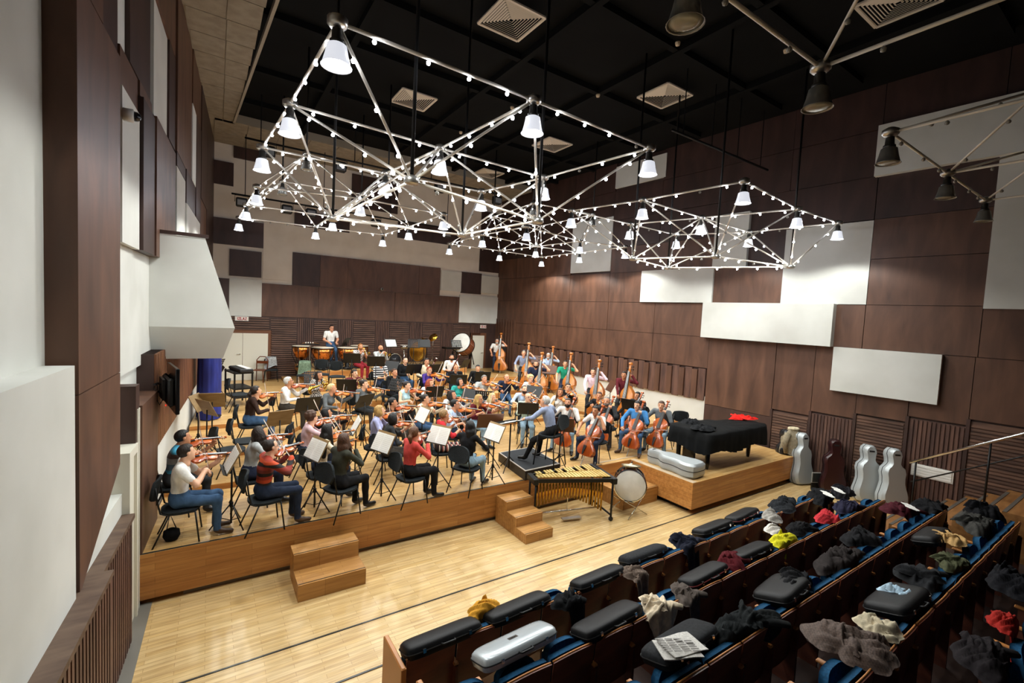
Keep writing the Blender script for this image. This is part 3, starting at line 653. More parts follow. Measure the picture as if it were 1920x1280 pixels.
# head, centred on the middle of the skull, facing +Y
HEADP = [('e', ((0, -.008, .025), (.076, .096, .088)), SKIN, .02), ('e', ((0, .018, -.045), (.058, .07, .075)), SKIN, .03), ('e', ((0, .055, -.098), (.03, .026, .022)), SKIN, .02),
         ('c', ((0, .085, .012), (0, .108, -.028), .008, .013), SKIN, .012), ('e', ((.013, .096, -.032), (.009, .009, .008)), SKIN, .006), ('e', ((-.013, .096, -.032), (.009, .009, .008)), SKIN, .006),
         ('e', ((.078, -.005, -.008), (.009, .018, .03)), SKIN, .008), ('e', ((-.078, -.005, -.008), (.009, .018, .03)), SKIN, .008),
         ('e', ((.03, .075, .004), (.011, .010, .0065)), DARK, .004), ('e', ((-.03, .075, .004), (.011, .010, .0065)), DARK, .004),
         ('c', ((.018, .084, .026), (.042, .076, .026), .004, .004), BROW, .004), ('c', ((-.018, .084, .026), (-.042, .076, .026), .004, .004), BROW, .004),
         ('c', ((-.02, .083, -.062), (.02, .083, -.062), .007, .007), LIP, .005), ('c', ((0, -.02, -.06), (0, -.035, -.15), .05, .052), SKIN, .025)]
HV, HQ, HT = sdf_mesh(HEADP, .0098)
SKULL = ('e', ((0, -.008, .028), (.085, .106, .099)), 0, .02)
def hair_mesh(name, prims, cut, h=.012):
    v, q, t = sdf_mesh(prims, h, cut); return raw_mesh(name, v, q, None, 1)
def raw_mesh(name, v, q, mi, nm, smooth=True):
    me = bpy.data.meshes.new(name); me.vertices.add(len(v)); me.vertices.foreach_set('co', np.asarray(v, np.float32).ravel())
    me.loops.add(q.size); me.loops.foreach_set('vertex_index', q.ravel().astype(np.int32)); me.polygons.add(len(q))
    me.polygons.foreach_set('loop_start', np.arange(0, q.size, 4, dtype=np.int32))
    for _ in range(nm): me.materials.append(None)
    if mi is not None: me.polygons.foreach_set('material_index', np.asarray(mi, np.int32))
    if smooth: me.polygons.foreach_set('use_smooth', np.ones(len(q), bool))
    me.update(calc_edges=True); return me
def mk_cut(temple, front, low, ear=True):
    def f(P):
        x, y, z = P[..., 0], P[..., 1], P[..., 2]
        a = np.minimum(y-temple, front-z)                 # positive inside the face window -> removed
        r = np.maximum(a, low-z+(.0 if low < -.2 else np.clip(y, -.2, .2)*.35))
        if ear: r = np.maximum(r, np.minimum(np.minimum(y+.012, .012-z), .2))
        return r
    return f
HAIR = {
 'short': hair_mesh('hair_short', [SKULL], mk_cut(.03, .066, -.055)),
 'crop': hair_mesh('hair_crop', [('e', ((0, -.012, .026), (.081, .1, .095)), 0, .02)], mk_cut(.022, .075, -.045)),
 'fringe': hair_mesh('hair_fringe', [('e', ((0, -.012, .01), (.084, .1, .075)), 0, .02)], lambda P: np.maximum(mk_cut(-.0, .2, -.05)(P), P[..., 2]-.045)),
 'curly': hair_mesh('hair_curly', [('e', ((0, -.02, .04), (.1, .112, .105)), 0, .02)]+[('e', ((.08*math.cos(a)*math.sin(b), -.02+.09*math.sin(a)*math.sin(b), .05+.08*math.cos(b)), (.034,)*3), 0, .01) for a in np.arange(0, 6.2, .8) for b in (.5, 1.1, 1.6)], mk_cut(.035, .07, -.07)),
 'bob': hair_mesh('hair_bob', [SKULL, ('e', ((0, -.03, -.03), (.098, .085, .1)), 0, .03)], mk_cut(.03, .062, -.115, False)),
 'pony': hair_mesh('hair_pony', [SKULL, ('c', ((0, -.1, .03), (0, -.15, -.02), .03, .035), 0, .02), ('c', ((0, -.15, -.02), (0, -.135, -.2), .035, .016), 0, .02)], lambda P: np.where(P[..., 1] < -.085, -1., mk_cut(.03, .062, -.05)(P))),
 'bun': hair_mesh('hair_bun', [SKULL, ('e', ((0, -.1, .075), (.045, .045, .042)), 0, .012)], lambda P: np.where((P[..., 1] < -.085), -1., mk_cut(.03, .062, -.05)(P))),
 'long': hair_mesh('hair_long', [SKULL, ('e', ((0, -.03, -.04), (.1, .085, .11)), 0, .03), ('c', ((.03, -.085, -.08), (.035, -.165, -.4), .062, .035), 0, .03), ('c', ((-.03, -.085, -.08), (-.035, -.165, -.4), .062, .035), 0, .03), ('c', ((.075, -.01, -.08), (.08, .0, -.25), .03, .018), 0, .02), ('c', ((-.075, -.01, -.08), (-.08, .0, -.25), .03, .018), 0, .02)], mk_cut(.03, .064, -.6, False)),
 'curlong': hair_mesh('hair_curly_long', [SKULL, ('e', ((0, -.03, -.03), (.118, .1, .12)), 0, .03)]+[('e', ((.085*math.cos(a), -.035+.07*math.sin(a), z), (.045,)*3), 0, .015) for a in np.arange(2.6, 6.9, .6) for z in (-.06, -.13, -.2)], mk_cut(.03, .064, -.6, False)),
}
BEARD = hair_mesh('beard', [('e', ((0, .02, -.06), (.066, .078, .072)), 0, .02)], lambda P: np.maximum(np.maximum(P[..., 2]+.045, -.16-P[..., 2]), np.maximum(-.02-P[..., 1], np.maximum(-1, .02-np.hypot(P[..., 0]*1.0, (P[..., 2]+.058)*2.4)+0*P[..., 1]-.0))), .0105)
GLASS = MB()
for sx in (-1, 1):
    GLASS.tube([(sx*.031+.024*math.cos(a), .096, .002+.017*math.sin(a)) for a in np.arange(0, 6.28, .785)], .0028, 4, closed=True).tube([(sx*.055, .094, .008), (sx*.082, .0, .004)], .0025, 4)
GLASSME = GLASS.tube([(-.008, .098, .004), (.008, .098, .004)], .0025, 4).mesh('glasses', mat('spectacle_frame', '1d1a1a', .3))
HAIRC = {'black': '14110f', 'dark': '241912', 'brown': '4a3020', 'chest': '5c3a22', 'blond': 'b58f52', 'pale': 'd6bd86', 'red': '8a3414', 'grey': '77736e', 'white': 'c9c6c0', 'ginger': '8f5a2a', 'sand': '8d6c42'}
def hairmat(c): return noisy('hair_'+c, tuple(x*.6 for x in lin(HAIRC[c])), tuple(min(1, x*1.35) for x in lin(HAIRC[c])), (70, 70, 14), 3, .5, world=False, bump=.8, spec=.35)
SKINS = [mat('skin_%d' % i, c, .5) for i, c in enumerate(('d9a07c', 'cf9270', 'e0ad8c', 'c08560'))]
EYEM = mat('eye_dark', '1e1512', .3); LIPM = mat('lip', 'b5604e', .5)
def unit(v): v = np.asarray(v, float); return v/(np.linalg.norm(v)+1e-9)
def ik(s, t, l1, l2, pole):
    s, t = np.asarray(s, float), np.asarray(t, float); d = t-s; L = np.linalg.norm(d)
    if L > (l1+l2)*.995: t = s+d/L*(l1+l2)*.995; d = t-s; L = np.linalg.norm(d)
    u = d/L; a = (l1*l1-l2*l2+L*L)/(2*L); h = math.sqrt(max(l1*l1-a*a, 0)); p = np.asarray(pole, float); p = unit(p-u*(p@u))
    return s+u*a+p*h, t
def hand_fingers(w, f, n, curl, side, sc=1.):
    """five tapered fingers; w wrist, f along the palm, n palm normal, side +1/-1 puts the thumb"""
    f = unit(f); n = unit(n-f*(np.asarray(n)@f)); s = np.cross(f, n)*side; out = []
    pe = w+f*.085*sc
    for i, (o, L) in enumerate(((-.030, .068), (-.010, .078), (.010, .073), (.028, .058))):
        b = pe+s*o*sc-f*.012; d1 = f*math.cos(curl*.5)+n*math.sin(curl*.5); d2 = f*math.cos(curl*1.25)+n*math.sin(curl*1.25); d3 = f*math.cos(curl*1.9)+n*math.sin(curl*1.9)
        p1 = b+d1*L*.5*sc; p2 = p1+d2*L*.35*sc; p3 = p2+d3*L*.25*sc
        out.append(([b, p1, p2, p3], [.0095*sc, .009*sc, .008*sc, .006*sc]))
    b = w+f*.03*sc-s*.028*sc; d = unit(f*.6-s*.75+n*.35); d2 = unit(f*.85-s*.2+n*.55)
    out.append(([b, b+d*.035*sc, b+d*.035*sc+d2*.03*sc], [.012*sc, .0105*sc, .008*sc])); return out
def tri_tubes(lst, n=6):
    V = []; Q = []; base = 0
    for pts, rs in lst:
        m = MB().tube(pts, rs, n); v = np.concatenate(m.v); q = [f for f in m.f if len(f) == 4]
        caps = [f for f in m.f if len(f) == n]
        for c in caps: q += [(c[0], c[1], c[2], c[3]), (c[0], c[3], c[4], c[5])]
        V.append(v); Q += [[i+base for i in f] for f in q]; base += len(v)
    return np.concatenate(V), np.array(Q)
def person(mx, label, pose, top, bot, shoe, skin, sleeve='long', hair=('short', 'dark'), beard=None, glasses=False, female=False, bottype='trousers', scale=1., group=None, h=.0165):
    """pose: dict of joints in the local frame (facing +Y, floor at z=0)"""
    J = pose; P = []
    pel = np.array(J['pel']); che = np.array(J['che']); nek = np.array(J['nek']); hd = np.array(J['head'])
    up = unit(che-pel); sh = .172 if female else .198; hw = .1
    rt = np.array([1., 0, 0]) if 'rt' not in J else unit(J['rt'])
    ab = (pel+che)/2
    wT = .125 if female else .145
    R = np.stack([rt, np.cross(up, rt), up], 1)
    P += [('e', (pel+up*.02, (.165, .125, .13), R), BOT if bottype != 'dress' else TOP, .05), ('e', (ab+up*.01, (wT, .1, .17), R), TOP, .05), ('e', (che-up*.02, (wT+.025, .112, .155), R), TOP, .05),
          ('c', (che+up*.1-rt*sh*.75, che+up*.1+rt*sh*.75, .062, .062), TOP, .05), ('c', (nek-up*.06, hd-np.array([0, .02, .06]), .052, .048), SKIN, .02)]
    if female: P += [('e', (che+np.cross(up, rt)*.085+rt*.062-up*.045, (.062, .055, .062)), TOP, .03), ('e', (che+np.cross(up, rt)*.085-rt*.062-up*.045, (.062, .055, .062)), TOP, .03)]
    fing = []
    for sgn, key in ((1, 'r'), (-1, 'l')):
        S = che+up*.1+rt*sh*sgn; w, f, n, curl = J['hand_'+key]; w = np.asarray(w, float)
        el, w = ik(S, w, .29, .26, J.get('pole_'+key, (sgn*.6, -.3, -1)))
        a1, a2 = (TOP, TOP) if sleeve == 'long' else ((TOP, SKIN) if sleeve in ('short', 'elbow') else (SKIN, SKIN))
        aw = (.054, .042, .033) if not female else (.046, .037, .029)
        if sleeve == 'long': aw = tuple(x+.006 for x in aw)
        if sleeve == 'short':
            m = S+(el-S)*.62; P += [('c', (S, m, aw[0]+.012, aw[1]+.014), TOP, .03), ('c', (m, el, aw[1]+.004, aw[1]), SKIN, .012)]
        else: P.append(('c', (S, el, aw[0], aw[1]), a1, .03))
        if sleeve == 'elbow':
            m = el+(w-el)*.25; P += [('c', (el, m, aw[1]+.004, aw[1]+.004), TOP, .02), ('c', (m, w, aw[1]-.004, .026), SKIN, .012)]
        else: P.append(('c', (el, w+(w-el)*0, aw[1], aw[2]), a2, .02))
        f = unit(f); n = np.asarray(n, float); n = unit(n-f*(n@f)); s = np.cross(f, n)
        Rm = np.stack([s, n, f], 1); P.append(('e', (w+f*.045, (.04, .021, .055), Rm), SKIN, .015)); fing += hand_fingers(w, f, n, curl, 1 if key == 'r' else -1)
        hip = pel+rt*.092*sgn-up*.02; kn = np.array(J['kn_'+key]); an = np.array(J['an_'+key]); toe = np.array(J['toe_'+key])
        lt = BOT if bottype != 'skirt' else BOT
        calf = BOT if bottype == 'trousers' else (DARK if bottype == 'tights' else SKIN)
        P += [('c', (hip, kn, .088, .062), lt, .04), ('c', (kn, an, .062, .045 if bottype == 'trousers' else .036), BOT if bottype == 'trousers' else SKIN2, .03)]
        P += [('c', (an+np.array([0, 0, -.03]), an+(toe-an)*.3+np.array([0, 0, -.03]), .042, .04), SHOE, .02), ('c', (an+(toe-an)*.2+np.array([0, 0, -.035]), toe, .038, .032), SHOE, .02)]
    v, q, t = sdf_mesh(P, h, wr=.0022)
    hy, hp, hrl = J.get('hrot', (0, 0, 0))
    HR = np.array(Matrix.Rotation(hy, 3, 'Z') @ Matrix.Rotation(hrl, 3, 'Y') @ Matrix.Rotation(-hp, 3, 'X'))
    hv = HV@HR.T+hd; fv, fq = tri_tubes(fing)
    V = np.concatenate([v, hv, fv])*scale; Q = np.concatenate([q, HQ+len(v), fq+len(v)+len(hv)]); T = np.concatenate([t, HT, np.full(len(fq), SKIN)])
    me = raw_mesh('person', V, Q, T, 8)
    hc = hair[1] if hair else 'dark'
    for i, m in enumerate((skin, top, bot, shoe, EYEM, LIPM, hairmat(hc), mat('tights', '2a2426', .6) if bottype == 'tights' else (bot if bottype == 'trousers' else skin))): me.materials[i] = m
    o = obj('person', me, None, mx); tag(o, label, 'person', group)
    HM = Matrix.Translation(hd*scale) @ Matrix(HR.tolist()).to_4x4() @ Matrix.Scale(scale, 4)
    def child(nm, mesh, m_):
        c = obj(nm, mesh, o, HM)
        if m_ is not None: c.material_slots[0].link = 'OBJECT'; c.material_slots[0].material = m_
        return c
    if hair and hair[0]: child('hair', HAIR[hair[0]], hairmat(hc))
    if beard: child('beard', BEARD, hairmat(beard))
    if glasses: child('glasses', GLASSME, None)
    return o
def sit(lean=.0, seat=.46, knees=.11, kf=.43, feet=.45, twist=0, hh=.0, nod=.15, turn=0., roll=0.):
    """seated figure joints; seat = seat top height; chest leans forward by lean"""
    pz = seat+.10; k = kf*(1-max(0, seat-.5)*.5)
    kz = max(seat+.055, .5) if seat < .55 else seat-.14
    ax = dict(pel=(0, 0, pz), che=(0, lean*.75, pz+.36-lean*.12), nek=(0, lean*.95+.02, pz+.51-lean*.2), head=(0, lean*1.1+.05, pz+.64-lean*.3),
              kn_r=(knees, k, kz), kn_l=(-knees, k, kz), an_r=(knees*1.05, feet, .1 if seat < .55 else .12), an_l=(-knees*1.05, feet-.03, .1 if seat < .55 else .12),
              toe_r=(knees*1.25, feet+.17, .04), toe_l=(-knees*1.25, feet+.14, .04), hrot=(turn, -nod, roll))
    if seat >= .55:   # high stool: feet on the rung or floor
        ax['kn_r'] = (knees, .36, seat-.12); ax['kn_l'] = (-knees, .34, seat-.14); ax['an_r'] = (knees*1.1, .4, max(.1, seat-.6)); ax['an_l'] = (-knees*1.1, .34, max(.1, seat-.62))
        ax['toe_r'] = (knees*1.3, .56, ax['an_r'][2]-.06); ax['toe_l'] = (-knees*1.3, .5, ax['an_l'][2]-.06)
    rest(ax, seat); return ax
def rest(ax, seat):
    ax['hand_r'] = ((.13, .24, seat+.17), (-.15, 1, -.25), (0, -.2, -1), .5); ax['hand_l'] = ((-.13, .24, seat+.17), (.15, 1, -.25), (0, -.2, -1), .5)
    return ax
# ------------------------------------------------------------------ instruments
OUT = [(0, .0), (.004, .09), (.02, .19), (.06, .25), (.13, .285), (.21, .287), (.29, .262), (.345, .225), (.37, .235), (.385, .205), (.43, .172), (.5, .163), (.57, .172), (.62, .2), (.635, .226), (.655, .212), (.72, .232), (.8, .24), (.88, .222), (.94, .17), (.98, .09), (.99, .04)]
BASSOUT = [(0, 0), (.004, .1), (.02, .2), (.06, .265), (.13, .3), (.21, .3), (.29, .265), (.345, .22), (.37, .228), (.385, .2), (.43, .175), (.5, .168), (.57, .175), (.62, .195), (.635, .212), (.66, .205), (.74, .205), (.82, .17), (.9, .11), (.96, .06), (.99, .04)]
def fid_body(L, T, arch, m, out=OUT):
    o = [(w*L, t*L) for t, w in out]+[(-w*L, t*L) for t, w in out[::-1] if w > 0]
    n = len(o); mb = MB(); cy = .5*L
    def ring(s, z): return [(x*s, cy+(y-cy)*s, z) for x, y in o]
    rings = [ring(.94, -T/2-arch*.0), ring(1., -T/2+arch*.1), ring(1., T/2-arch*.1), ring(.95, T/2), ring(.6, T/2+arch), ring(.2, T/2+arch*1.3)]
    vs = [(0, cy, -T/2-arch*.8)] + ring(.55, -T/2-arch*.6)
    for r in rings: vs += r
    vs.append((0, cy, T/2+arch*1.3)); fs = [(0, 1+(i+1) % n, 1+i) for i in range(n)]
    for r in range(len(rings)):
        for i in range(n): a = 1+r*n+i; b = 1+r*n+(i+1) % n; fs.append((a, b, b+n, a+n))
    last = 1+len(rings)*n; fs += [(last+i, last+(i+1) % n, len(vs)-1) for i in range(n)]
    return mb.add(vs, fs).mesh('body', m, 40)
def fiddle(L, T, m, neck, out=OUT, pin=0., chin=False):
    a = .028*L/.355*.5; top = T/2+a*1.3; k = L/.355
    p = [('body', fid_body(L, T, a, m, out), None)]
    p.append(('neck', MB().tube([(0, L*.95, T*.15), (0, L+neck*.9, T*.28), (0, L+neck, T*.25)], [.013*k, .011*k, .011*k], 8).mesh('neck', m, True), None))
    sc = MB().box((0, L+neck+.03*k, T*.2), (.022*k, .075*k, .022*k), bev=.004*k)
    sc.tube([(-.016*k, L+neck+.085*k, T*.16), (.016*k, L+neck+.085*k, T*.16)], .014*k, 10).tube([(-.02*k, L+neck+.085*k, T*.16), (.02*k, L+neck+.085*k, T*.16)], .007*k, 8)
    p.append(('scroll', sc.mesh('scroll', m, 40), 1))
    fb = MB(); f0, f1 = L*.62, L+neck
    fb.add([(-.021*k, f0, top+.018*k), (.021*k, f0, top+.018*k), (.012*k, f1, T*.25+.014*k), (-.012*k, f1, T*.25+.014*k), (-.021*k, f0, top+.01*k), (.021*k, f0, top+.01*k), (.012*k, f1, T*.25+.006*k), (-.012*k, f1, T*.25+.006*k)], [(0, 1, 2, 3), (7, 6, 5, 4), (0, 4, 5, 1), (1, 5, 6, 2), (2, 6, 7, 3), (3, 7, 4, 0)])
    p.append(('fingerboard', fb.mesh('fingerboard', EBONY), 1))
    p.append(('tailpiece', MB().add([(-.007*k, .02*L, top+.01*k), (.007*k, .02*L, top+.01*k), (.018*k, .3*L, top+.016*k), (-.018*k, .3*L, top+.016*k), (-.007*k, .02*L, top+.002*k), (.007*k, .02*L, top+.002*k), (.018*k, .3*L, top+.008*k), (-.018*k, .3*L, top+.008*k)], [(0, 1, 2, 3), (7, 6, 5, 4), (0, 4, 5, 1), (1, 5, 6, 2), (2, 6, 7, 3), (3, 7, 4, 0)]).mesh('tailpiece', EBONY), 0))
    p.append(('bridge', MB().prism([(-.021*k, -.0), (.021*k, 0), (.014*k, .032*k), (-.014*k, .032*k)], -.002*k, .002*k, mx=Matrix.Translation((0, L*.47, top-a*.35)) @ Matrix.Rotation(math.pi/2, 4, 'X')).mesh('bridge', mat('bridge_maple', 'd8b98a', .5)), 0))
    for s in (-1, 1):
        p.append(('f_hole', MB().tube([(s*.055*k, L*.40, top-a*.75), (s*.062*k, L*.42, top-a*.78), (s*.052*k, L*.48, top-a*.5), (s*.042*k, L*.54, top-a*.4), (s*.034*k, L*.555, top-a*.3)], .0035*k, 5).mesh('f_hole', mat('f_hole_dark', '120a06', .6)), 0))
    st = MB()
    for s in (-1.2, -.4, .4, 1.2): st.tube([(s*.009*k, L*.29, top+.016*k), (s*.010*k, L*.47, top-a*.35+.033*k), (s*.006*k, L+neck+.01*k, T*.25+.017*k)], .0009*k, 3)
    o_ = ('strings', st.mesh('strings', STEEL), None); p.append(o_)
    for i, (s, yy) in enumerate(((-1, .01), (1, .024), (-1, .038), (1, .052))): p.append(('peg', MB().tube([(0, L+neck+yy*k, T*.2), (s*.03*k, L+neck+yy*k, T*.2), (s*.04*k, L+neck+yy*k, T*.2)], [.004*k, .004*k, .008*k], 6).mesh('peg', EBONY), 1))
    if chin: p.append(('chin_rest', MB().lathe([(0, .012), (.025, .014), (.034, .018), (.034, .008), (0, .004)], 12, mx=Matrix.Translation((-.045*k, .05*L, top))).mesh('chin_rest', EBONY, True), 0))
    if pin: p.append(('endpin', MB().tube([(0, .0, 0), (0, -pin, 0)], .005*k if k < 2.5 else .01, 6).mesh('endpin', STEEL), None))
    return p
VIOLINS = [fiddle(.356, .034, m, .13, chin=True) for m in (VARN, VARN2)]
VIOLA = fiddle(.41, .04, VARN2, .145, chin=True)
CELLO = fiddle(.755, .12, VARN3, .28, pin=.22)
BASS = fiddle(1.1, .2, VARN4, .42, BASSOUT, pin=.12)
def bow(L=.74):
    pts = [(0, 0, 0), (0, L*.35, -.004), (0, L*.65, -.006), (0, L, 0)]
    return [('stick', MB().tube(pts, [.005, .0045, .004, .0032], 6).mesh('stick', mat('pernambuco', '7a4a2a', .3), True), None), ('hair_ribbon', MB().box((0, L*.52, -.018), (.01, L*.95, .0025)).mesh('bow_hair', mat('horsehair', 'e6dfcf', .6)), None), ('frog', B((0, .05, -.011), (.011, .045, .018), EBONY), None), ('tip', B((0, L-.005, -.009), (.007, .012, .02), mat('bow_tip', 'e8e2d6', .4)), None)]
BOW = bow(); BOWC = bow(.71); BOWB = bow(.68)
def arc(c, r, a0, a1, n, ax=0): return [(c[0]+r*math.cos(a), c[1], c[2]+r*math.sin(a)) if ax == 0 else (c[0]+r*math.cos(a), c[1]+r*math.sin(a), c[2]) for a in np.linspace(a0, a1, n)]
def bell(prof, mx): return MB().lathe(prof, 20, mx=mx)
HORNB = [(.012, 0), (.02, .12), (.035, .2), (.07, .27), (.13, .315), (.152, .325), (.15, .328), (.12, .312), (.06, .268), (.025, .2)]
def horn(m):
    p = [('bell', bell(HORNB, Matrix.Translation((.1, -.03, .02)) @ Matrix.Rotation(math.radians(118), 4, 'X') @ Matrix.Rotation(.5, 4, 'Y')).mesh('bell', m, True), None)]
    p.append(('main_coil', MB().tube([(.125*math.cos(a), .02*math.sin(a*3), .125*math.sin(a)) for a in np.linspace(0, 6.28, 28)], .011, 8, closed=True).mesh('coil', m, True), None))
    p.append(('inner_coil', MB().tube([(.085*math.cos(a)+.01, .03, .085*math.sin(a)) for a in np.linspace(.4, 5.9, 22)], .008, 8).mesh('coil', m, True), None))
    for i in range(3): p.append(('valve', MB().lathe([(0, -.03), (.02, -.03), (.02, .03), (0, .03)], 12, mx=Matrix.Translation((-.03+.045*i, .035, .03))).mesh('valve', m, True), None)); p.append(('slide', MB().tube([(-.04+.045*i, .035, .0), (-.04+.045*i, .035, -.07), (-.02+.045*i, .035, -.07), (-.02+.045*i, .035, 0)], .006, 6).mesh('slide', m, True), None))
    p.append(('leadpipe', MB().tube([(-.1, .06, .08), (-.06, -.02, .16), (-.02, -.16, .2)], [.006, .006, .004], 8).mesh('leadpipe', m, True), None))
    p.append(('mouthpiece', MB().lathe([(.004, 0), (.006, .03), (.013, .05), (.013, .055), (.006, .04)], 10, mx=frame((-.02, -.15, .198), (0, 0, 1), (0, 1, 0)) @ Matrix.Rotation(0, 4, 'X')).mesh('mp', SILVER, True), None)); return p
def trumpet(m):
    p = [('bell', MB().lathe([(.006, 0), (.007, .2), (.014, .3), (.03, .36), (.06, .395), (.058, .397), (.028, .362)], 18, mx=Matrix.Translation((0, .1, 0)) @ Matrix.Rotation(-math.pi/2, 4, 'X')).mesh('bell', m, True), None)]
    p.append(('tubing', MB().tube([(0, 0, .0), (0, .36, 0), (0, .4, -.03), (0, .38, -.06), (0, .1, -.06), (0, .06, -.03), (0, .1, 0)], .0065, 8).mesh('tubing', m, True), None))
    for i in range(3): p.append(('valve', MB().lathe([(0, -.11), (.012, -.11), (.012, .02), (.005, .022), (.005, .04), (.01, .042), (0, .045)], 10, mx=Matrix.Translation((.012, .2+.03*i, 0))).mesh('valve', m, True), None))
    p.append(('mouthpiece', MB().lathe([(.004, 0), (.006, .04), (.013, .055), (.004, .04)], 10, mx=Matrix.Rotation(math.pi/2, 4, 'X')).mesh('mp', SILVER, True), None)); return p
def reed(L, r0, r1, m, nm, flare=.03):
    p = [('body', MB().lathe([(0, 0), (r0*.5, .0), (r0*.6, .04), (r0, .08), (r0, L*.5), (r0*1.1, L*.51), (r1, L*.85), (r1, L-.09), (flare, L), (flare*.85, L)], 12, mx=Matrix.Rotation(-math.pi/2, 4, 'X')).mesh(nm, m, True), None)]
    for i in range(7): p.append(('key', MB().tube([(-.5*r0, L*(.2+.1*i), r0*1.2), (.9*r0, L*(.22+.1*i), r0*1.25)], .004, 5).mesh('key', SILVER), None))
    p.append(('ring', MB().lathe([(r0*1.15, L*.5), (r0*1.15, L*.515)], 12, mx=Matrix.Rotation(-math.pi/2, 4, 'X')).mesh('ring', SILVER), None)); return p
HORN = [horn(BRASS), horn(mat('pale_brass', 'c9b583', .2, 1.))]; TRUMPET = trumpet(mat('trumpet_brass', 'cbb16a', .2, 1.))
CLARINET = reed(.62, .014, .016, EBONY, 'clarinet'); OBOE = reed(.58, .01, .013, EBONY, 'oboe', .02)
def bassoon():
    m = mat('bassoon_maple', '4a120c', .25)
    p = [('long_joint', MB().tube([(0, 0, 0), (0, 1.0, 0), (0, 1.22, 0)], [.03, .024, .022], 12).mesh('lj', m, True), None), ('bell_joint', MB().tube([(0, 1.2, 0), (0, 1.32, 0), (0, 1.36, 0)], [.022, .02, .028], 12).mesh('bj', m, True), None), ('white_ring', MB().tube([(0, 1.355, 0), (0, 1.375, 0)], .03, 14).mesh('ring', mat('ivory_ring', 'ece6d8', .4), True), None), ('wing_joint', MB().tube([(.04, .1, .0), (.04, .75, 0)], [.024, .016], 10).mesh('wj', m, True), None), ('bocal', MB().tube([(.04, .75, 0), (.05, .82, .05), (.05, .8, .16), (.04, .74, .22)], .005, 6).mesh('bocal', SILVER, True), None)]
    for i in range(8): p.append(('key', MB().tube([(-.01, .15+.12*i, .03), (.04, .2+.12*i, .03)], .005, 5).mesh('key', SILVER), None))
    return p
BASSOON = bassoon()
# ------------------------------------------------------------------ chairs and stands
def roundpad(w, d, t, bend=0., n=7):
    P = []
    for v in np.linspace(-1, 1, n):
        row = []
        for u in np.linspace(-1, 1, n):
            x = u*math.sqrt(1-.38*v*v)*w/2*1.06; y = v*math.sqrt(1-.38*u*u)*d/2*1.06; row.append((x, y, bend*u*u))
        P.append(row)
    return MB().grid(P, thick=t)
chair_proto = [('seat', roundpad(.45, .43, .035, -.012).mesh('seat', GREYPAD, 50), None, Matrix.Translation((0, .03, .46))), ('backrest', roundpad(.43, .3, .03, -.05).mesh('backrest', GREYPAD, 50), None, Matrix.Translation((0, -.21, .74)) @ Matrix.Rotation(math.radians(-100), 4, 'X'))]
for s in (-1, 1):
    chair_proto.append(('leg', MB().tube([(s*.2, .2, .42), (s*.235, .25, 0)], .011, 7).mesh('leg', BLACKM, True), None))
    chair_proto.append(('leg', MB().tube([(s*.2, -.08, .42), (s*.235, -.26, 0)], .011, 7).mesh('leg', BLACKM, True), None))
    chair_proto.append(('side_frame', MB().tube([(s*.2, .2, .42), (s*.2, -.12, .42), (s*.2, -.18, .45), (s*.19, -.215, .62), (s*.18, -.235, .8)], .011, 7).mesh('side_frame', BLACKM, True), None))
chair_proto.append(('crossbar', MB().tube([(-.2, .05, .415), (.2, .05, .415)], .01, 7).mesh('crossbar', BLACKM, True), None))
stool_proto = [('seat', MB().lathe([(0, .0), (.17, 0), (.18, -.03), (.16, -.05), (0, -.05)], 18).mesh('seat', GREYPAD, True), None, Matrix.Translation((0, 0, .75))), ('foot_ring', MB().tube([(.17*math.cos(a), .17*math.sin(a), .25) for a in np.linspace(0, 6, 16)], .01, 6, closed=True).mesh('ring', BLACKM, True), None)]+[('leg', MB().tube([(.12*c, .12*s, .71), (.22*c, .22*s, 0)], .014, 7).mesh('leg', BLACKM, True), None) for c, s in ((.7, .7), (-.7, .7), (.7, -.7), (-.7, -.7))]
def stand_proto(kind, h=1.0, tilt=62):
    p = []
    for i in range(3):
        a = i*2.094+.5; c, s = math.cos(a), math.sin(a)
        p.append(('leg', MB().tube([(.02*c, .02*s, .34), (.27*c, .27*s, .012)], .010, 6).mesh('leg', BLACKM, True), None)); p.append(('brace', MB().tube([(.0, 0, .1), (.15*c, .15*s, .17)], .006, 5).mesh('brace', BLACKM, True), None))
    p.append(('pole', MB().tube([(0, 0, .06), (0, 0, .6), (0, 0, h-.03)], [.014, .014, .011], 8).mesh('pole', BLACKM, True), None)); p.append(('hub', MB().lathe([(.022, .3), (.026, .31), (.026, .37), (.018, .38)], 10).mesh('hub', BLACKM, True), None))
    D = Matrix.Translation((0, 0, h)) @ Matrix.Rotation(math.radians(tilt), 4, 'X')   # local plane: x across, y up the desk, facing the player at -Y
    k = len(p)
    if kind == 'wood': p.append(('desk', B((0, .02, 0), (.46, .36, .012), DESKW), None, D))
    elif kind == 'brown': p.append(('desk', B((0, .02, 0), (.56, .38, .012), DESKB), None, D))
    elif kind == 'black': p.append(('desk', B((0, .02, 0), (.52, .36, .008), mat('stand_black', '0c0c0d', .5)), None, D))
    else:
        m = MB()
        for i in range(9): m.box((-.22+.055*i, .02, 0), (.03, .36, .006))
        for j in range(5): m.box((0, -.14+.08*j, 0), (.5, .03 if j in (0, 4) else .022, .006))
        p.append(('desk', m.mesh('desk', mat('stand_black', '0c0c0d')), None, D))
    p.append(('ledge', B((0, -.165, .03), (.5, .01, .06), BLACKM), None, D)); return p, D
STANDS = {k: stand_proto(k) for k in ('wood', 'brown', 'black', 'perf')}
SHEET = MB().grid([[(x, y, .012*abs(x)/.2*0+.004+.01*math.exp(-(x/.02)**2)) for x in np.linspace(-.225, .225, 13)] for y in np.linspace(-.15, .16, 3)], thick=.004).mesh('sheet', PAPER)
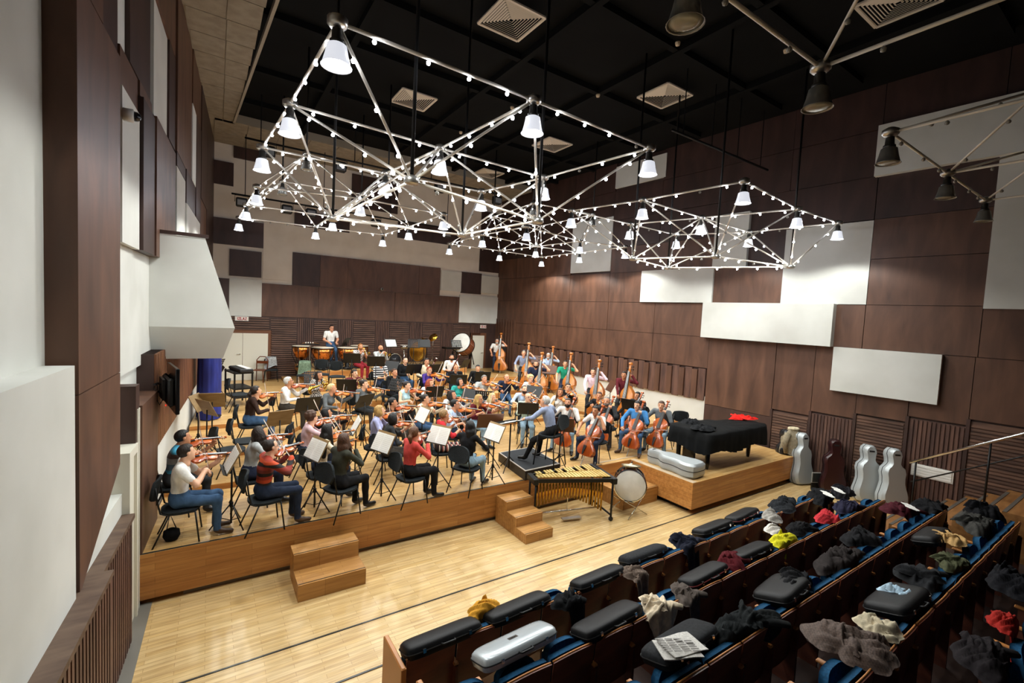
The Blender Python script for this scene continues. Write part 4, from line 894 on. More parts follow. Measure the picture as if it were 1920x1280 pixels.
_sl = MB()
for r in range(9):
    for s in (-1, 1):
        for q in range(2): _sl.box((s*.115, .13-.031*r-.004*q, .016), (.19, .0012, .001))
STAVES = _sl.mesh('staves', mat('stave_grey', 'a9a6a0', .8))
def music(x, y, z, rz, kind, desc, sheet=True, group=None):
    p, D = STANDS[kind]; mx = place(x, y, z, rz); kn = {'wood': 'plywood', 'brown': 'brown board', 'black': 'solid black', 'perf': 'slotted black'}[kind]
    s = inst('music_stand', p, mx, '%s music stand facing the %s' % (kn, desc), 'music stand', 'orchestra music stands')
    if sheet: inst('sheet_music', [('pages', SHEET, None), ('staves', STAVES, None)], mx @ D @ Matrix.Translation((0, 0, .012)), 'open sheet music before the %s' % desc, 'sheet music', 'sheet music on the stands')
    return s
# ------------------------------------------------------------------ the orchestra
L0, R1, R2, R3, W2, W3, PZ, BR = .685, .785, .885, .985, 1.08, 1.36, 1.58, 1.05
def M4(mx, l): return mx @ l
def pose_violin(ax, seat, viola=False, e=None, s=None):
    h = np.array(ax['head']); k = 1.14 if viola else 1.
    v0 = h+np.array([-.075, .035, -.125]); dv = unit((-.5, .86, -.02+RNG.uniform(-.08, .08))); n = unit((.38, .08, .92))
    g = v0+dv*.42*k-n*.02; ax['hand_l'] = (g+np.array([-.015, -.04, -.085]), (.08, .22, .95), (.85, -.2, .1), 1.15); ax['pole_l'] = (-.15, .2, -1)
    ct = v0+dv*.2*k+n*.055; ac = unit(np.cross(dv, n)); e = RNG.uniform(.35, 1.0) if e is None else e; s = RNG.uniform(.22, .5) if s is None else s
    bd = unit(-ac*math.cos(e)+np.array([.0, .15, 1.])*math.sin(e)); fr = ct-bd*s
    f = unit((-.55, .45, -.55)); ax['hand_r'] = (fr-f*.095+np.array([0, 0, .012]), f, (-.3, -.1, -.9), .8); ax['pole_r'] = (1, -.35, -.75)
    ax['hrot'] = (.38+RNG.uniform(-.1, .15), ax['hrot'][1], -.12)
    return [('viola' if viola else 'violin', VIOLA if viola else VIOLINS[int(RNG.integers(2))], frame(v0, dv, n)), ('bow', BOW, frame(fr-bd*.05, bd, n+np.array([0, 0, .2])))]
def pose_cello(ax, seat):
    e = np.array([-.02, .66, .0]); d = unit((-.1, -.47, 1.0)); n = unit((.0, .9, .42)); base = e+d*.22
    ax['kn_r'] = (.23, .42, .5); ax['kn_l'] = (-.23, .42, .5); ax['an_r'] = (.25, .42, .1); ax['an_l'] = (-.25, .42, .1); ax['toe_r'] = (.3, .58, .04); ax['toe_l'] = (-.3, .58, .04)
    g = e+d*1.16+n*.02; ax['hand_l'] = (g+np.array([-.075, .03, .0]), (.8, .3, .1), (.1, -1, -.1), 1.1); ax['pole_l'] = (-.55, .1, -1)
    ct = e+d*.66+n*.12; bd = unit((-1, .1, .12)); s = RNG.uniform(.25, .5); fr = ct-bd*s; f = unit((-.35, .5, -.7)); ax['hand_r'] = (fr-f*.09, f, (-.2, -.7, -.4), .8); ax['pole_r'] = (1, -.3, -.4)
    return [('cello', CELLO, frame(base, d, n)), ('bow', BOWC, frame(fr-bd*.05, bd, n))]
def pose_bass(ax, seat):
    e = np.array([-.2, .5, .0]); d = unit((.0, -.24, 1.0)); n = unit((.35, .9, .2)); base = e+d*.12
    g = e+d*1.5; ax['hand_l'] = (g+np.array([-.08, .0, .02]), (.85, .2, .25), (.2, -1, 0), 1.2); ax['pole_l'] = (-.6, .05, -1)
    ct = e+d*.78+n*.16; bd = unit((-1, .12, -.1)); s = RNG.uniform(.2, .4); fr = ct-bd*s; f = unit((-.2, .5, -.75)); ax['hand_r'] = (fr-f*.09, f, (-.2, -.6, -.4), .8); ax['pole_r'] = (1, -.4, -.3)
    return [('double_bass', BASS, frame(base, d, n)), ('bow', BOWB, frame(fr-bd*.05, bd, n))]
def pose_horn(ax, seat):
    h = np.array(ax['head']); o = h+np.array([.03, .25, -.25]); ax['hand_l'] = (o+np.array([-.12, -.05, .0]), (.6, .7, .2), (.6, -.5, 0), .9); ax['hand_r'] = (o+np.array([.16, -.06, -.08]), (-.5, .6, -.2), (-.7, -.5, .2), .6)
    return [('french_horn', HORN[int(RNG.integers(2))], Matrix.Translation(o))]
def pose_trumpet(ax, seat):
    h = np.array(ax['head']); m = h+np.array([0, .11, -.06]); d = unit((.05, 1, -.22)); ax['hand_l'] = (m+d*.16+np.array([-.06, -.06, -.07]), (.4, .6, .6), (.8, .1, .1), 1.); ax['hand_r'] = (m+d*.2+np.array([.07, -.06, -.05]), (-.3, .6, .5), (-.7, -.1, -.4), 1.)
    return [('trumpet', TRUMPET, frame(m+d*.05, d, (0, 0, 1)))]
def pose_reed(ax, seat, pr=None, nm='clarinet'):
    h = np.array(ax['head']); m = h+np.array([0, .1, -.07]); d = unit((0, .5, -.86)); n = unit((0, .86, .5))
    for k, t, s in (('l', .24, -1), ('r', .4, 1)): q = m+d*t; ax['hand_'+k] = (q+np.array([s*.06, -.07, -.03]), (-s*.5, .7, .4), (-s*.8, -.2, -.2), 1.)
    return [(nm, pr or CLARINET, frame(m, d, n))]
def pose_bassoon(ax, seat):
    b = np.array([.28, .1, seat-.36]); d = unit((-.36, .22, .9)); n = unit((0, .97, -.24))
    for k, t, s in (('l', 1.0, -1), ('r', .7, 1)): q = b+d*t; ax['hand_'+k] = (q+np.array([s*.06, -.07, -.04]), (-s*.5, .7, .4), (-s*.8, -.2, -.2), 1.)
    return [('bassoon', BASSOON, frame(b, d, n))]
def pose_rest(ax, seat): return []
POSES = dict(vn=pose_violin, va=lambda a, s: pose_violin(a, s, True), vc=pose_cello, db=pose_bass, hn=pose_horn, tp=pose_trumpet, cl=pose_reed, ob=lambda a, s: pose_reed(a, s, OBOE, 'oboe'), bn=pose_bassoon, no=pose_rest)
def C_(n, h, r=.9): return noisy('cloth_'+n, h, tuple(min(1, c*1.3+.004) for c in lin(h)), (16, 16, 10), 4, r, world=False, bump=.5, spec=.2)
CL = {'white': C_('white', 'd2d0cb'), 'black': C_('black', '141416'), 'navy': C_('navy', '20263a'), 'jeans': C_('jeans', '3a5473'), 'djeans': C_('djeans', '222b3d'), 'ljeans': C_('ljeans', '7f97a6'), 'brown': C_('brown', '33221b'), 'taupe': C_('taupe', '38332d'),
      'grey': C_('grey', '5a5e60'), 'lgrey': C_('lgrey', 'a0a3a2'), 'pink': C_('pink', 'c7a9ae'), 'cream': C_('cream', 'd3c4a8'), 'olive': C_('olive', '34352c'), 'red': C_('red', 'b3252c'), 'coral': C_('coral', 'b8423c'), 'maroon': C_('maroon', '571b22'), 'lav': C_('lav', '9a9dc0'), 'ltblue': C_('ltblue', 'a9cfdc'), 'blue': C_('blue', '3f78ad'), 'skyshirt': C_('skyshirt', 'a9bcd6'), 'teal': C_('teal', '2f8f86'), 'green': C_('green', '1f8a6c'), 'purple': C_('purple', '3d2a72'), 'palegreen': C_('palegreen', 'aebfae'), 'bgrey': C_('bgrey', '8089a0'), 'rust': C_('rust', '9a5c22'), 'charcoal': C_('charcoal', '2a2c2e'), 'pinkw': C_('pinkw', 'd9c3cd'), 'redjeans': C_('redjeans', '7d2028'),
      'redblack': stripes('cloth_red_black', ['8a2a1a', '1c1414', 'c4481f', '9a2f1d', '1c1414', '6a241a'], .3), 'bluestripe': stripes('cloth_blue_stripe', ['58707f', '9aa3a6', '5b4c4c', '3e97b8'], .36), 'bw': stripes('cloth_bw_stripe', ['d9d9d8', '22242c'], .07), 'check': checks('cloth_check', 'd8d2cd', '3b2b33', 24), 'pattern': checks('cloth_pattern', 'c9c2ba', '1d181a', 30), 'zig': stripes('cloth_zig', ['2a2020', 'a04038', 'd8c8b8', '2a2020'], .09, 'y')}
SHOES = [mat('shoe_black', '15120f', .4), mat('shoe_brown', '4a3423', .5)]
COND = np.array([6.0, 8.0])
# key, head px, floor z, pose, desc, top, bottom, sleeve, hair, extras
PPL = [
 ('wtee', 350, 848, L0, 'vn', 'man in a white T-shirt and jeans', 'white', 'jeans', 'short', ('short', 'dark'), {'shoe': 1}),
 ('bluestr', 343, 820, L0, 'vn', 'man in a blue-grey banded sweater', 'bluestripe', 'charcoal', 'elbow', ('short', 'black'), {}),
 ('redblk', 508, 838, L0, 'vn', 'man in a red and black striped sweater', 'redblack', 'djeans', 'long', ('crop', 'dark'), {'shoe': 1, 'g': 1}),
 ('gcurl', 487, 812, L0, 'vn', 'woman with long dark curls in grey', 'lgrey', 'navy', 'long', ('curlong', 'dark'), {'f': 1}),
 ('bcard', 480, 733, R2, 'vn', 'ponytailed woman in a brown cardigan', 'brown', 'jeans', 'long', ('pony', 'dark'), {'f': 1}),
 ('oldw', 541, 715, R2, 'vn', 'elderly man in a white shirt and brown trousers', 'white', 'taupe', 'long', ('short', 'white'), {'g': 1}),
 ('pink', 585, 783, L0, 'vn', 'curly-haired violinist in a pale pink sweater', 'pink', 'djeans', 'long', ('curly', 'brown'), {'f': 1}),
 ('asian', 615, 807, L0, 'vn', 'woman in a white sweater with straight black hair', 'cream', 'djeans', 'long', ('long', 'black'), {'f': 1}),
 ('lgreen', 645, 825, L0, 'vn', 'woman in an olive jacket with long brown hair', 'olive', 'black', 'long', ('long', 'brown'), {'f': 1}),
 ('dvio', 612, 775, L0, 'vn', 'dark-haired violinist in a black top', 'black', 'black', 'long', ('bob', 'black'), {'f': 1, 'lean': .36}),
 ('bgrey', 622, 728, R1, 'vn', 'short-haired blonde woman in a grey top', 'grey', 'charcoal', 'long', ('short', 'pale'), {'f': 1, 'bt': 'tights'}),
 ('hornw', 598, 703, R2, 'hn', 'woman in a black and white patterned dress', 'pattern', 'pattern', 'long', ('long', 'dark'), {'f': 1}),
 ('bun', 683, 720, R1, 'vn', 'woman in a grey top with a brown bun', 'grey', 'charcoal', 'long', ('bun', 'dark'), {'f': 1, 'bt': 'tights'}),
 ('hornm', 665, 700, R2, 'hn', 'man in a dark red and white jacket', 'maroon', 'charcoal', 'long', ('short', 'dark'), {}),
 ('lav', 712, 770, L0, 'vn', 'blonde woman in a lavender shirt', 'lav', 'djeans', 'long', ('bob', 'blond'), {'f': 1}),
 ('gcard', 738, 785, L0, 'vn', 'bobbed woman in a charcoal cardigan', 'charcoal', 'taupe', 'elbow', ('bob', 'black'), {'f': 1, 'bt': 'tights'}),
 ('redpony', 777, 812, L0, 'vn', 'ponytailed woman in a coral red sweater', 'coral', 'black', 'long', ('pony', 'chest'), {'f': 1}),
 ('dpony', 736, 755, L0, 'vn', 'woman in a brown top with black ponytail', 'brown', 'taupe', 'long', ('pony', 'black'), {'f': 1}),
 ('ltbl', 763, 723, R1, 'vn', 'woman in a sleeveless light blue top', 'ltblue', 'cream', 'none', ('bun', 'dark'), {'f': 1}),
 ('creamw', 797, 748, L0, 'vn', 'woman in a cream flowered sweater', 'cream', 'jeans', 'long', ('bun', 'dark'), {'f': 1}),
 ('redsh', 833, 778, L0, 'vn', 'short-haired woman in a bright red top', 'red', 'zig', 'elbow', ('short', 'sand'), {'f': 1, 'bt': 'tights'}),
 ('blong', 882, 800, L0, 'vn', 'woman in black with long black hair', 'black', 'ljeans', 'elbow', ('long', 'black'), {'f': 1}),
 ('blgl', 853, 758, L0, 'vn', 'man in glasses and a pale blue shirt', 'skyshirt', 'djeans', 'elbow', ('short', 'black'), {'g': 1}),
 ('wbr', 848, 740, L0, 'vn', 'long-haired brunette in a white top', 'white', 'black', 'long', ('long', 'dark'), {'f': 1}),
 ('redh', 806, 718, R1, 'vn', 'red-haired woman in a white cardigan', 'white', 'charcoal', 'long', ('curlong', 'red'), {'f': 1}),
 ('purp', 805, 694, R2, 'va', 'woman in purple with cropped red hair', 'purple', 'black', 'long', ('short', 'red'), {'f': 1, 'g': 1}),
 ('clarw', 740, 698, R2, 'ob', 'dark-haired woman oboist in black', 'black', 'black', 'long', ('bun', 'brown'), {'f': 1}),
 ('teal', 862, 716, R1, 'vn', 'dark-haired woman in a teal sweater', 'teal', 'djeans', 'long', ('bob', 'black'), {'f': 1}),
 ('blred', 898, 748, L0, 'vn', 'blonde woman in a dark red dress', 'maroon', 'ljeans', 'elbow', ('long', 'blond'), {'f': 1, 'g': 1}),
 ('blpale', 923, 745, L0, 'vn', 'pale blonde woman in a floral top', 'pattern', 'charcoal', 'long', ('long', 'pale'), {'f': 1, 'lean': .3}),
 ('grva', 908, 710, R1, 'va', 'grey-haired man in a light grey shirt', 'lgrey', 'charcoal', 'short', ('short', 'grey'), {}),
 ('bnavy', 950, 708, R1, 'va', 'balding man in a navy sweater', 'navy', 'jeans', 'long', ('fringe', 'brown'), {}),
 ('blgls', 995, 710, R1, 'va', 'curly blonde woman in glasses', 'white', 'black', 'long', ('curly', 'pale'), {'f': 1, 'g': 1}),
 ('ltbm', 983, 730, L0, 'va', 'bearded man in a light blue shirt', 'skyshirt', 'charcoal', 'elbow', ('crop', 'dark'), {'b': 'dark'}),
 ('pgreen', 990, 745, L0, 'va', 'man in glasses and a pale green shirt', 'palegreen', 'ljeans', 'long', ('fringe', 'dark'), {'g': 1}),
 ('cwhite', 1065, 755, L0, 'vc', 'bearded man in a white shirt', 'white', 'ljeans', 'long', ('short', 'black'), {'b': 'black'}),
 ('vdark', 1065, 725, L0, 'va', 'man in glasses and a dark waistcoat', 'black', 'black', 'long', ('short', 'dark'), {'g': 1}),
 ('vwhite', 1050, 735, L0, 'va', 'brunette woman in a white blouse', 'white', 'charcoal', 'long', ('long', 'chest'), {'f': 1}),
 ('vold', 1123, 742, L0, 'va', 'older man in a black jacket', 'black', 'jeans', 'long', ('short', 'brown'), {}),
 ('cdark', 1138, 752, L0, 'vc', 'grey-bearded man in a dark sweater', 'charcoal', 'taupe', 'long', ('crop', 'grey'), {'b': 'grey'}),
 ('cwom', 1117, 770, L0, 'vc', 'woman in a white T-shirt with tied dark hair', 'white', 'djeans', 'short', ('bun', 'black'), {'f': 1}),
 ('cblue', 1195, 760, L0, 'vc', 'man in a bright blue sweater', 'blue', 'jeans', 'long', ('short', 'black'), {'shoe': 1}),
 ('cgrey', 1240, 760, L0, 'vc', 'man in a grey-green sweater', 'grey', 'ljeans', 'long', ('short', 'brown'), {}),
 ('cback', 1195, 742, L0, 'vc', 'cellist in black with dark hair', 'black', 'black', 'long', ('bob', 'black'), {}),
 ('strp', 715, 680, W2, 'cl', 'man in a black and white striped shirt', 'bw', 'djeans', 'elbow', ('crop', 'dark'), {'g': 1}),
 ('bjkt', 760, 676, W2, 'cl', 'man in a black jacket over white shirt', 'black', 'jeans', 'long', ('crop', 'dark'), {}),
 ('bn1', 800, 678, W2, 'bn', 'man in a cream patterned shirt', 'cream', 'charcoal', 'long', ('short', 'dark'), {}),
 ('bn2', 847, 670, W2, 'bn', 'bearded bassoonist in a white shirt', 'white', 'djeans', 'elbow', ('short', 'dark'), {'b': 'dark'}),
 ('bald', 855, 690, R2, 'cl', 'bald man in a dark jacket and pink shirt', 'black', 'charcoal', 'long', None, {}),
 ('dman', 896, 690, R2, 'no', 'dark-haired man in a black shirt', 'black', 'black', 'long', ('short', 'black'), {}),
 ('trp1', 676, 650, W3, 'tp', 'ginger-bearded man in a checked shirt', 'check', 'redjeans', 'short', ('short', 'ginger'), {'b': 'ginger'}),
 ('trp2', 714, 653, W3, 'tp', 'bald bearded man in a grey sweater', 'lgrey', 'charcoal', 'long', None, {'b': 'black'}),
]
BAS = [('b1', 932, 640, 1.2, 'white-bearded man in a white T-shirt', 'white', 'djeans', 'short', ('crop', 'white'), {'b': 'white'}),
 ('b2', 982, 662, BR, 'grey-haired man in a blue-grey shirt', 'bgrey', 'charcoal', 'elbow', ('short', 'grey'), {}),
 ('b3', 1005, 683, R2, 'bearded man in a navy T-shirt', 'navy', 'djeans', 'short', ('crop', 'black'), {'b': 'black'}),
 ('b4', 1028, 667, R2, 'white-haired bearded man in a pale blue shirt', 'skyshirt', 'charcoal', 'elbow', ('short', 'white'), {'b': 'white', 'g': 1}),
 ('b5', 1060, 682, R2, 'man in a green T-shirt', 'green', 'djeans', 'short', ('short', 'black'), {}),
 ('b6', 1112, 697, R1, 'man in a pale pink shirt', 'pinkw', 'charcoal', 'long', ('short', 'dark'), {}),
 ('b7', 1170, 703, R1, 'man in a maroon sweater', 'maroon', 'charcoal', 'long', ('short', 'dark'), {})]
FACE = {'wtee': (1., -.05), 'bluestr': (1., -.1), 'redblk': (1, .08), 'gcurl': (1, 0), 'bcard': (1, -.05), 'oldw': (.9, -.35), 'lgreen': (.9, .42), 'blong': (.85, .5), 'redpony': (1, .15), 'cgrey': (-.95, -.3), 'cblue': (-.95, -.35), 'cwom': (-.97, -.22), 'cwhite': (-.8, -.5), 'cdark': (-.9, -.35), 'pink': (1, -.1), 'asian': (1, 0), 'trp1': (.25, -1), 'trp2': (.25, -1), 'b1': (-.5, -.85), 'b2': (-.6, -.8), 'b3': (-.65, -.75), 'b4': (-.65, -.75), 'b5': (-.7, -.7), 'b6': (-.75, -.65), 'b7': (-.85, -.5)}
WHERE = {}; DESC = {}
def seatplayer(key, px, py, fz, pose, desc, top, bot, sleeve, hair, ex, seat=.46):
    lean = ex.get('lean', RNG.uniform(.02, .09)); ax = sit(lean, seat, turn=RNG.uniform(-.15, .15), nod=RNG.uniform(.05, .25), kf=.43 if ex.get('f') else .45)
    things = POSES[pose](ax, seat)
    hd = ax['head']; H = onz(px, py, fz+hd[2]); d = np.array(FACE.get(key, COND-H[:2])); th = math.atan2(-d[0], d[1])
    c, s = math.cos(th), math.sin(th); bx, by = H[0]-(c*hd[0]-s*hd[1]), H[1]-(s*hd[0]+c*hd[1])
    mx = place(bx, by, fz, th); WHERE[key] = (bx, by, fz, th); DESC[key] = desc
    verb = {'vn': 'playing the violin', 'va': 'playing the viola', 'vc': 'playing the cello', 'db': 'playing double bass', 'hn': 'playing the horn', 'tp': 'playing the trumpet', 'no': 'sitting with hands in lap'}.get(pose, 'holding a woodwind')
    far = by > 11.5
    person(mx, desc+', '+verb, ax, CL[top], CL[bot], SHOES[ex.get('shoe', 0)], SKINS[int(RNG.integers(4))], sleeve, hair, ex.get('b'), bool(ex.get('g')), bool(ex.get('f')), ex.get('bt', 'trousers'), h=.019 if far else .0165)
    for nm, pr, l in things:
        nm2 = nm.replace('_', ' '); lab = ('%s of the %s' % (nm2, desc)) if nm != 'bow' else 'bow in the right hand of the '+desc
        if len(lab.split()) < 4: lab = 'the ' + lab
        inst(nm if nm != 'bow' else {'vn': 'violin_bow', 'va': 'viola_bow', 'vc': 'cello_bow', 'db': 'bass_bow'}[pose], pr, mx @ l, lab, nm2, {'bow': 'bows of the string players'}.get(nm, nm2+' section instruments'))
    if seat < .55: inst('orchestra_chair', chair_proto, mx, 'black padded chair under the '+desc, 'chair', 'orchestra chairs')
    else: inst('bass_stool', stool_proto, mx, 'tall black stool under the '+desc, 'stool', 'bass players stools')
for p in PPL: seatplayer(*p)
for k, px, py, fz, desc, t, b, sl, h, ex in BAS: seatplayer(k, px, py, fz, 'db', desc, t, b, sl, h, ex, seat=.75)
# timpanist on a tall stool
seatplayer('timp', 622, 615, PZ, 'no', 'timpanist in a white T-shirt', 'white', 'jeans', 'short', ('short', 'dark'), {'g': 1}, seat=.8)
# conductor on the podium
CF = np.array([-.35, .95]); ax = sit(.14, .62, knees=.16, nod=.3, turn=.1)
ax['hand_r'] = ((.34, .45, .98), (-.2, .8, .1), (-.3, 0, -1), .6); ax['hand_l'] = ((-.3, .45, .95), (.1, .9, -.1), (.2, -.1, -1), .4); ax['pole_r'] = (1, -.2, -.3); ax['pole_l'] = (-1, -.2, -.3)
ax['an_r'] = (.2, .42, .12); ax['an_l'] = (-.17, .5, .12); ax['toe_r'] = (.24, .58, .05); ax['toe_l'] = (-.2, .66, .05)
pz = .885; hd = ax['head']; H = onz(1022, 752, pz+hd[2]); th = math.atan2(-CF[0], CF[1]); c, s = math.cos(th), math.sin(th)
cx, cy = H[0]-(c*hd[0]-s*hd[1]), H[1]-(s*hd[0]+c*hd[1]); cmx = place(cx, cy, pz, th)
person(cmx, 'white-haired conductor in a blue-grey shirt leaning over the score', ax, CL['bgrey'], CL['black'], SHOES[0], SKINS[0], 'long', ('short', 'white'))
hc = [(n_, m_, None, Matrix.Translation((0, 0, .2)) @ (q[3] if len(q) > 3 else Matrix())) for q in chair_proto[:2] for n_, m_ in (q[:2],)]
for sx in (-1, 1): hc += [('leg', MB().tube([(sx*.2, .2, .63), (sx*.24, .26, 0)], .013, 7).mesh('leg', BLACKM, True), None), ('leg', MB().tube([(sx*.2, -.16, .63), (sx*.24, -.24, 0)], .013, 7).mesh('leg', BLACKM, True), None), ('side_frame', MB().tube([(sx*.2, .2, .63), (sx*.2, -.16, .63), (sx*.19, -.215, .82), (sx*.18, -.235, 1.0)], .012, 7).mesh('sf', BLACKM, True), None)]
hc.append(('foot_loop', MB().tube([(-.22, .24, .2), (.22, .24, .2), (.23, -.2, .2), (-.23, -.2, .2)], .011, 7, closed=True).mesh('loop', BLACKM, True), None))
inst('conductor_chair', hc, cmx, 'tall black padded chair under the conductor on the podium', 'chair')
pod = [onz(935, 848, .88), onz(985, 883, .88), onz(1050, 869, .88)]; pod.append(pod[0]+pod[2]-pod[1]); pp = [(q[0], q[1]) for q in pod]
a_ = sum(pp[i][0]*pp[(i+1) % 4][1]-pp[(i+1) % 4][0]*pp[i][1] for i in range(4)); pp = pp if a_ > 0 else pp[::-1]; pc = np.mean(pp, 0)
pin_ = [tuple(pc+(np.array(q)-pc)*.93) for q in pp]
inst('podium', [('base', MB().prism(pp, L0, .872).mesh('base', mat('podium_dark', '1d1714', .5)), None), ('edge_trim', MB().prism(pp, .872, .882).mesh('trim', mat('podium_trim', 'a39b90', .4)), None), ('carpet', MB().prism(pin_, .88, .885).mesh('carpet', mat('podium_carpet', '23262a', .95)), None)], Matrix(), 'black carpeted podium with a pale edge under the conductor', 'podium')
# stands: desk px, floor z, kind, player faced
SPX = [(435, 862, L0, 'wood', 'wtee', 1), (592, 843, L0, 'wood', 'redblk', 1), (718, 830, L0, 'wood', 'lgreen', 1), (823, 816, L0, 'wood', 'redpony', 1), (927, 811, L0, 'wood', 'blong', 1),
 (525, 785, R1, 'wood', 'bcard', 1), (577, 758, R1, 'black', 'oldw', 0), (684, 752, R1, 'black', 'bgrey', 0), (668, 797, L0, 'wood', 'pink', 1), (792, 778, L0, 'wood', 'lav', 1), (919, 790, L0, 'brown', 'blred', 0),
 (590, 712, R2, 'perf', 'hornw', 0), (650, 722, R2, 'black', 'hornm', 0), (742, 722, R1, 'perf', 'bun', 0), (812, 734, R1, 'black', 'redh', 0), (880, 742, L0, 'black', 'wbr', 0), (908, 744, R1, 'perf', 'grva', 0), (860, 712, R2, 'black', 'bald', 0), (905, 706, R2, 'black', 'dman', 0),
 (722, 689, W2, 'black', 'strp', 0), (776, 692, W2, 'black', 'bjkt', 0), (815, 692, W2, 'black', 'bn1', 0), (872, 682, W2, 'black', 'bn2', 0), (660, 672, W3, 'black', 'trp1', 0), (705, 678, W3, 'black', 'trp2', 0),
 (952, 657, 1.2, 'black', 'b1', 0), (1008, 675, BR, 'brown', 'b2', 0), (1030, 694, R2, 'brown', 'b3', 0), (1125, 724, R1, 'brown', 'b6', 0), (1000, 735, L0, 'black', 'ltbm', 0), (990, 765, L0, 'black', 'pgreen', 0), (1052, 797, L0, 'brown', 'cwhite', 0), (1192, 756, L0, 'black', 'cback', 0), (640, 641, PZ, 'black', 'timp', 0)]
for px, py, fz, kind, key, sh in SPX:
    p = onz(px, py, fz+1.0); bx, by, _, th = WHERE[key]; d = np.array([p[0]-bx, p[1]-by]); r = np.linalg.norm(d)
    if r < .62: d = d/r*.62; p[0], p[1] = bx+d[0], by+d[1]
    p[0] = min(p[0], rx(p[1])-.45); d = np.array([p[0]-bx, p[1]-by])
    music(p[0], p[1], fz, math.atan2(-d[0], d[1]), kind, DESC[key], bool(sh))
# conductor's desk with the score
p = onz(958, 790, L0+1.05); D = Matrix.Translation((p[0], p[1], L0)) @ Matrix.Rotation(th, 4, 'Z')
inst('conductor_desk', [('pole', MB().tube([(0, 0, .05), (0, 0, 1.0)], .016, 8).mesh('pole', BLACKM, True), None), ('desk', B((0, .0, 1.03), (.72, .42, .015), BLACKM), None, Matrix.Translation((0, 0, 1.03)) @ Matrix.Rotation(.3, 4, 'X') @ Matrix.Translation((0, 0, -1.03))), ('ledge', B((0, -.2, 1.0), (.7, .02, .06), BLACKM), None)]+[('leg', MB().tube([(0, 0, .3), (.28*math.cos(a), .28*math.sin(a), .01)], .011, 6).mesh('leg', BLACKM), None) for a in (.4, 2.5, 4.6)], D, 'wide black music desk in front of the conductor', 'music stand')
inst('conductor_score', [('pages', MB().grid([[(x, y, .012+.012*math.exp(-(x/.03)**2)) for x in np.linspace(-.33, .33, 13)] for y in np.linspace(-.17, .19, 3)], thick=.008).mesh('score', PAPER), None)], D @ Matrix.Translation((0, 0, 1.035)) @ Matrix.Rotation(.3, 4, 'X'), 'large open white score on the conductor desk', 'sheet music')

# ------------------------------------------------------------------ percussion
def timpano(r):
    p = [('bowl', MB().lathe([(.0, .32), (r*.35, .34), (r*.75, .45), (r*.95, .62), (r, .8)], 28).mesh('bowl', COPPER, True), None), ('head', MB().lathe([(0, .835), (r*.97, .835), (r*1.02, .825)], 28).mesh('head', mat('timpani_head', 'd9cbb4', .5), True), None), ('rim', MB().tube([(r*1.03*math.cos(a), r*1.03*math.sin(a), .82) for a in np.linspace(0, 6.28, 29)[:-1]], .012, 6, closed=True).mesh('rim', BLACKM, True), None), ('base', MB().lathe([(r*.6, .02), (r*.62, .06), (r*.2, .1), (.05, .3), (.05, .34)], 20).mesh('base', BLACKM, True), None), ('pedal', B((0, -r*.85, .06), (.1, .25, .03), BLACKM), None)]
    for k in range(6): a = k*math.pi/3; p.append(('strut', MB().tube([(r*1.02*math.cos(a), r*1.02*math.sin(a), .82), (r*1.03*math.cos(a), r*1.03*math.sin(a), .5), (r*.5*math.cos(a), r*.5*math.sin(a), .1)], .014, 6).mesh('strut', BLACKM, True), None))
    return p
for (px, py, r, y, w) in ((566, 647, .33, 18.7, 'nearest the white double door'), (605, 651, .39, 18.0, 'in front of the trap table'), (652, 651, .37, 18.0, 'in front of the timpanist'), (674, 646, .35, 18.9, 'nearest the snare drum')):
    p = ony(px, py, y); inst('timpani', timpano(r), place(p[0], y, PZ), 'copper kettledrum with pale head '+w, 'drum', 'row of copper timpani')
p = ony(576, 639, 18.3); inst('mallet_table', [('top', B((0, 0, .98), (.62, .4, .02), BLACKM), None), ('pole', MB().tube([(0, 0, 0), (0, 0, .97)], .015, 8).mesh('pole', STEEL), None)]+[('leg', MB().tube([(0, 0, .25), (.25*math.cos(a), .25*math.sin(a), .01)], .01, 6).mesh('leg', BLACKM), None) for a in (0, 2.1, 4.2)], place(p[0], 17.72, PZ), 'small black trap table behind the copper timpani', 'table')
for i in range(4): o = inst('mallet', [('handle', MB().tube([(0, -.18, 0), (0, .15, 0)], .006, 6).mesh('handle', SEATE), None), ('felt_head', MB().lathe([(0, -.03), (.022, -.015), (.022, .015), (0, .03)], 10, mx=Matrix.Translation((0, .17, 0))).mesh('felt', mat('felt', 'e4dfd2', .9), True), None)], place(p[0]-.2+.13*i, 17.72, PZ+1.014, .3*i-.5), 'white felt timpani mallet lying on the trap table', 'mallet', 'timpani mallets on the table')
# snare drum, kit drum, tam-tam, cymbals, concert bass drum
p = ony(758, 646, 19.35)
inst('snare_drum', [('shell', MB().lathe([(.18, .68), (.18, .82)], 20).mesh('shell', CHROME, True), None), ('head', MB().lathe([(0, .825), (.175, .825), (.185, .815)], 20).mesh('head', DRUMHEAD, True), None), ('hoop', MB().tube([(.185*math.cos(a), .185*math.sin(a), .815) for a in np.linspace(0, 6.1, 20)], .008, 6, closed=True).mesh('hoop', CHROME, True), None)]+[('leg', MB().tube([(0, 0, .6), (.25*math.cos(a), .25*math.sin(a), 0)], .01, 6).mesh('leg', CHROME), None) for a in (.3, 2.4, 4.5)]+[('arm', MB().tube([(0, 0, .55), (.16*math.cos(a), .16*math.sin(a), .69)], .008, 6).mesh('arm', CHROME), None) for a in (1.3, 3.4, 5.5)], place(p[0], 19.35, PZ), 'chrome snare drum on a stand beside the tam-tam', 'drum')
p = ony(738, 668, 18.6)
KD = Matrix.Rotation(math.pi/2, 4, 'X')
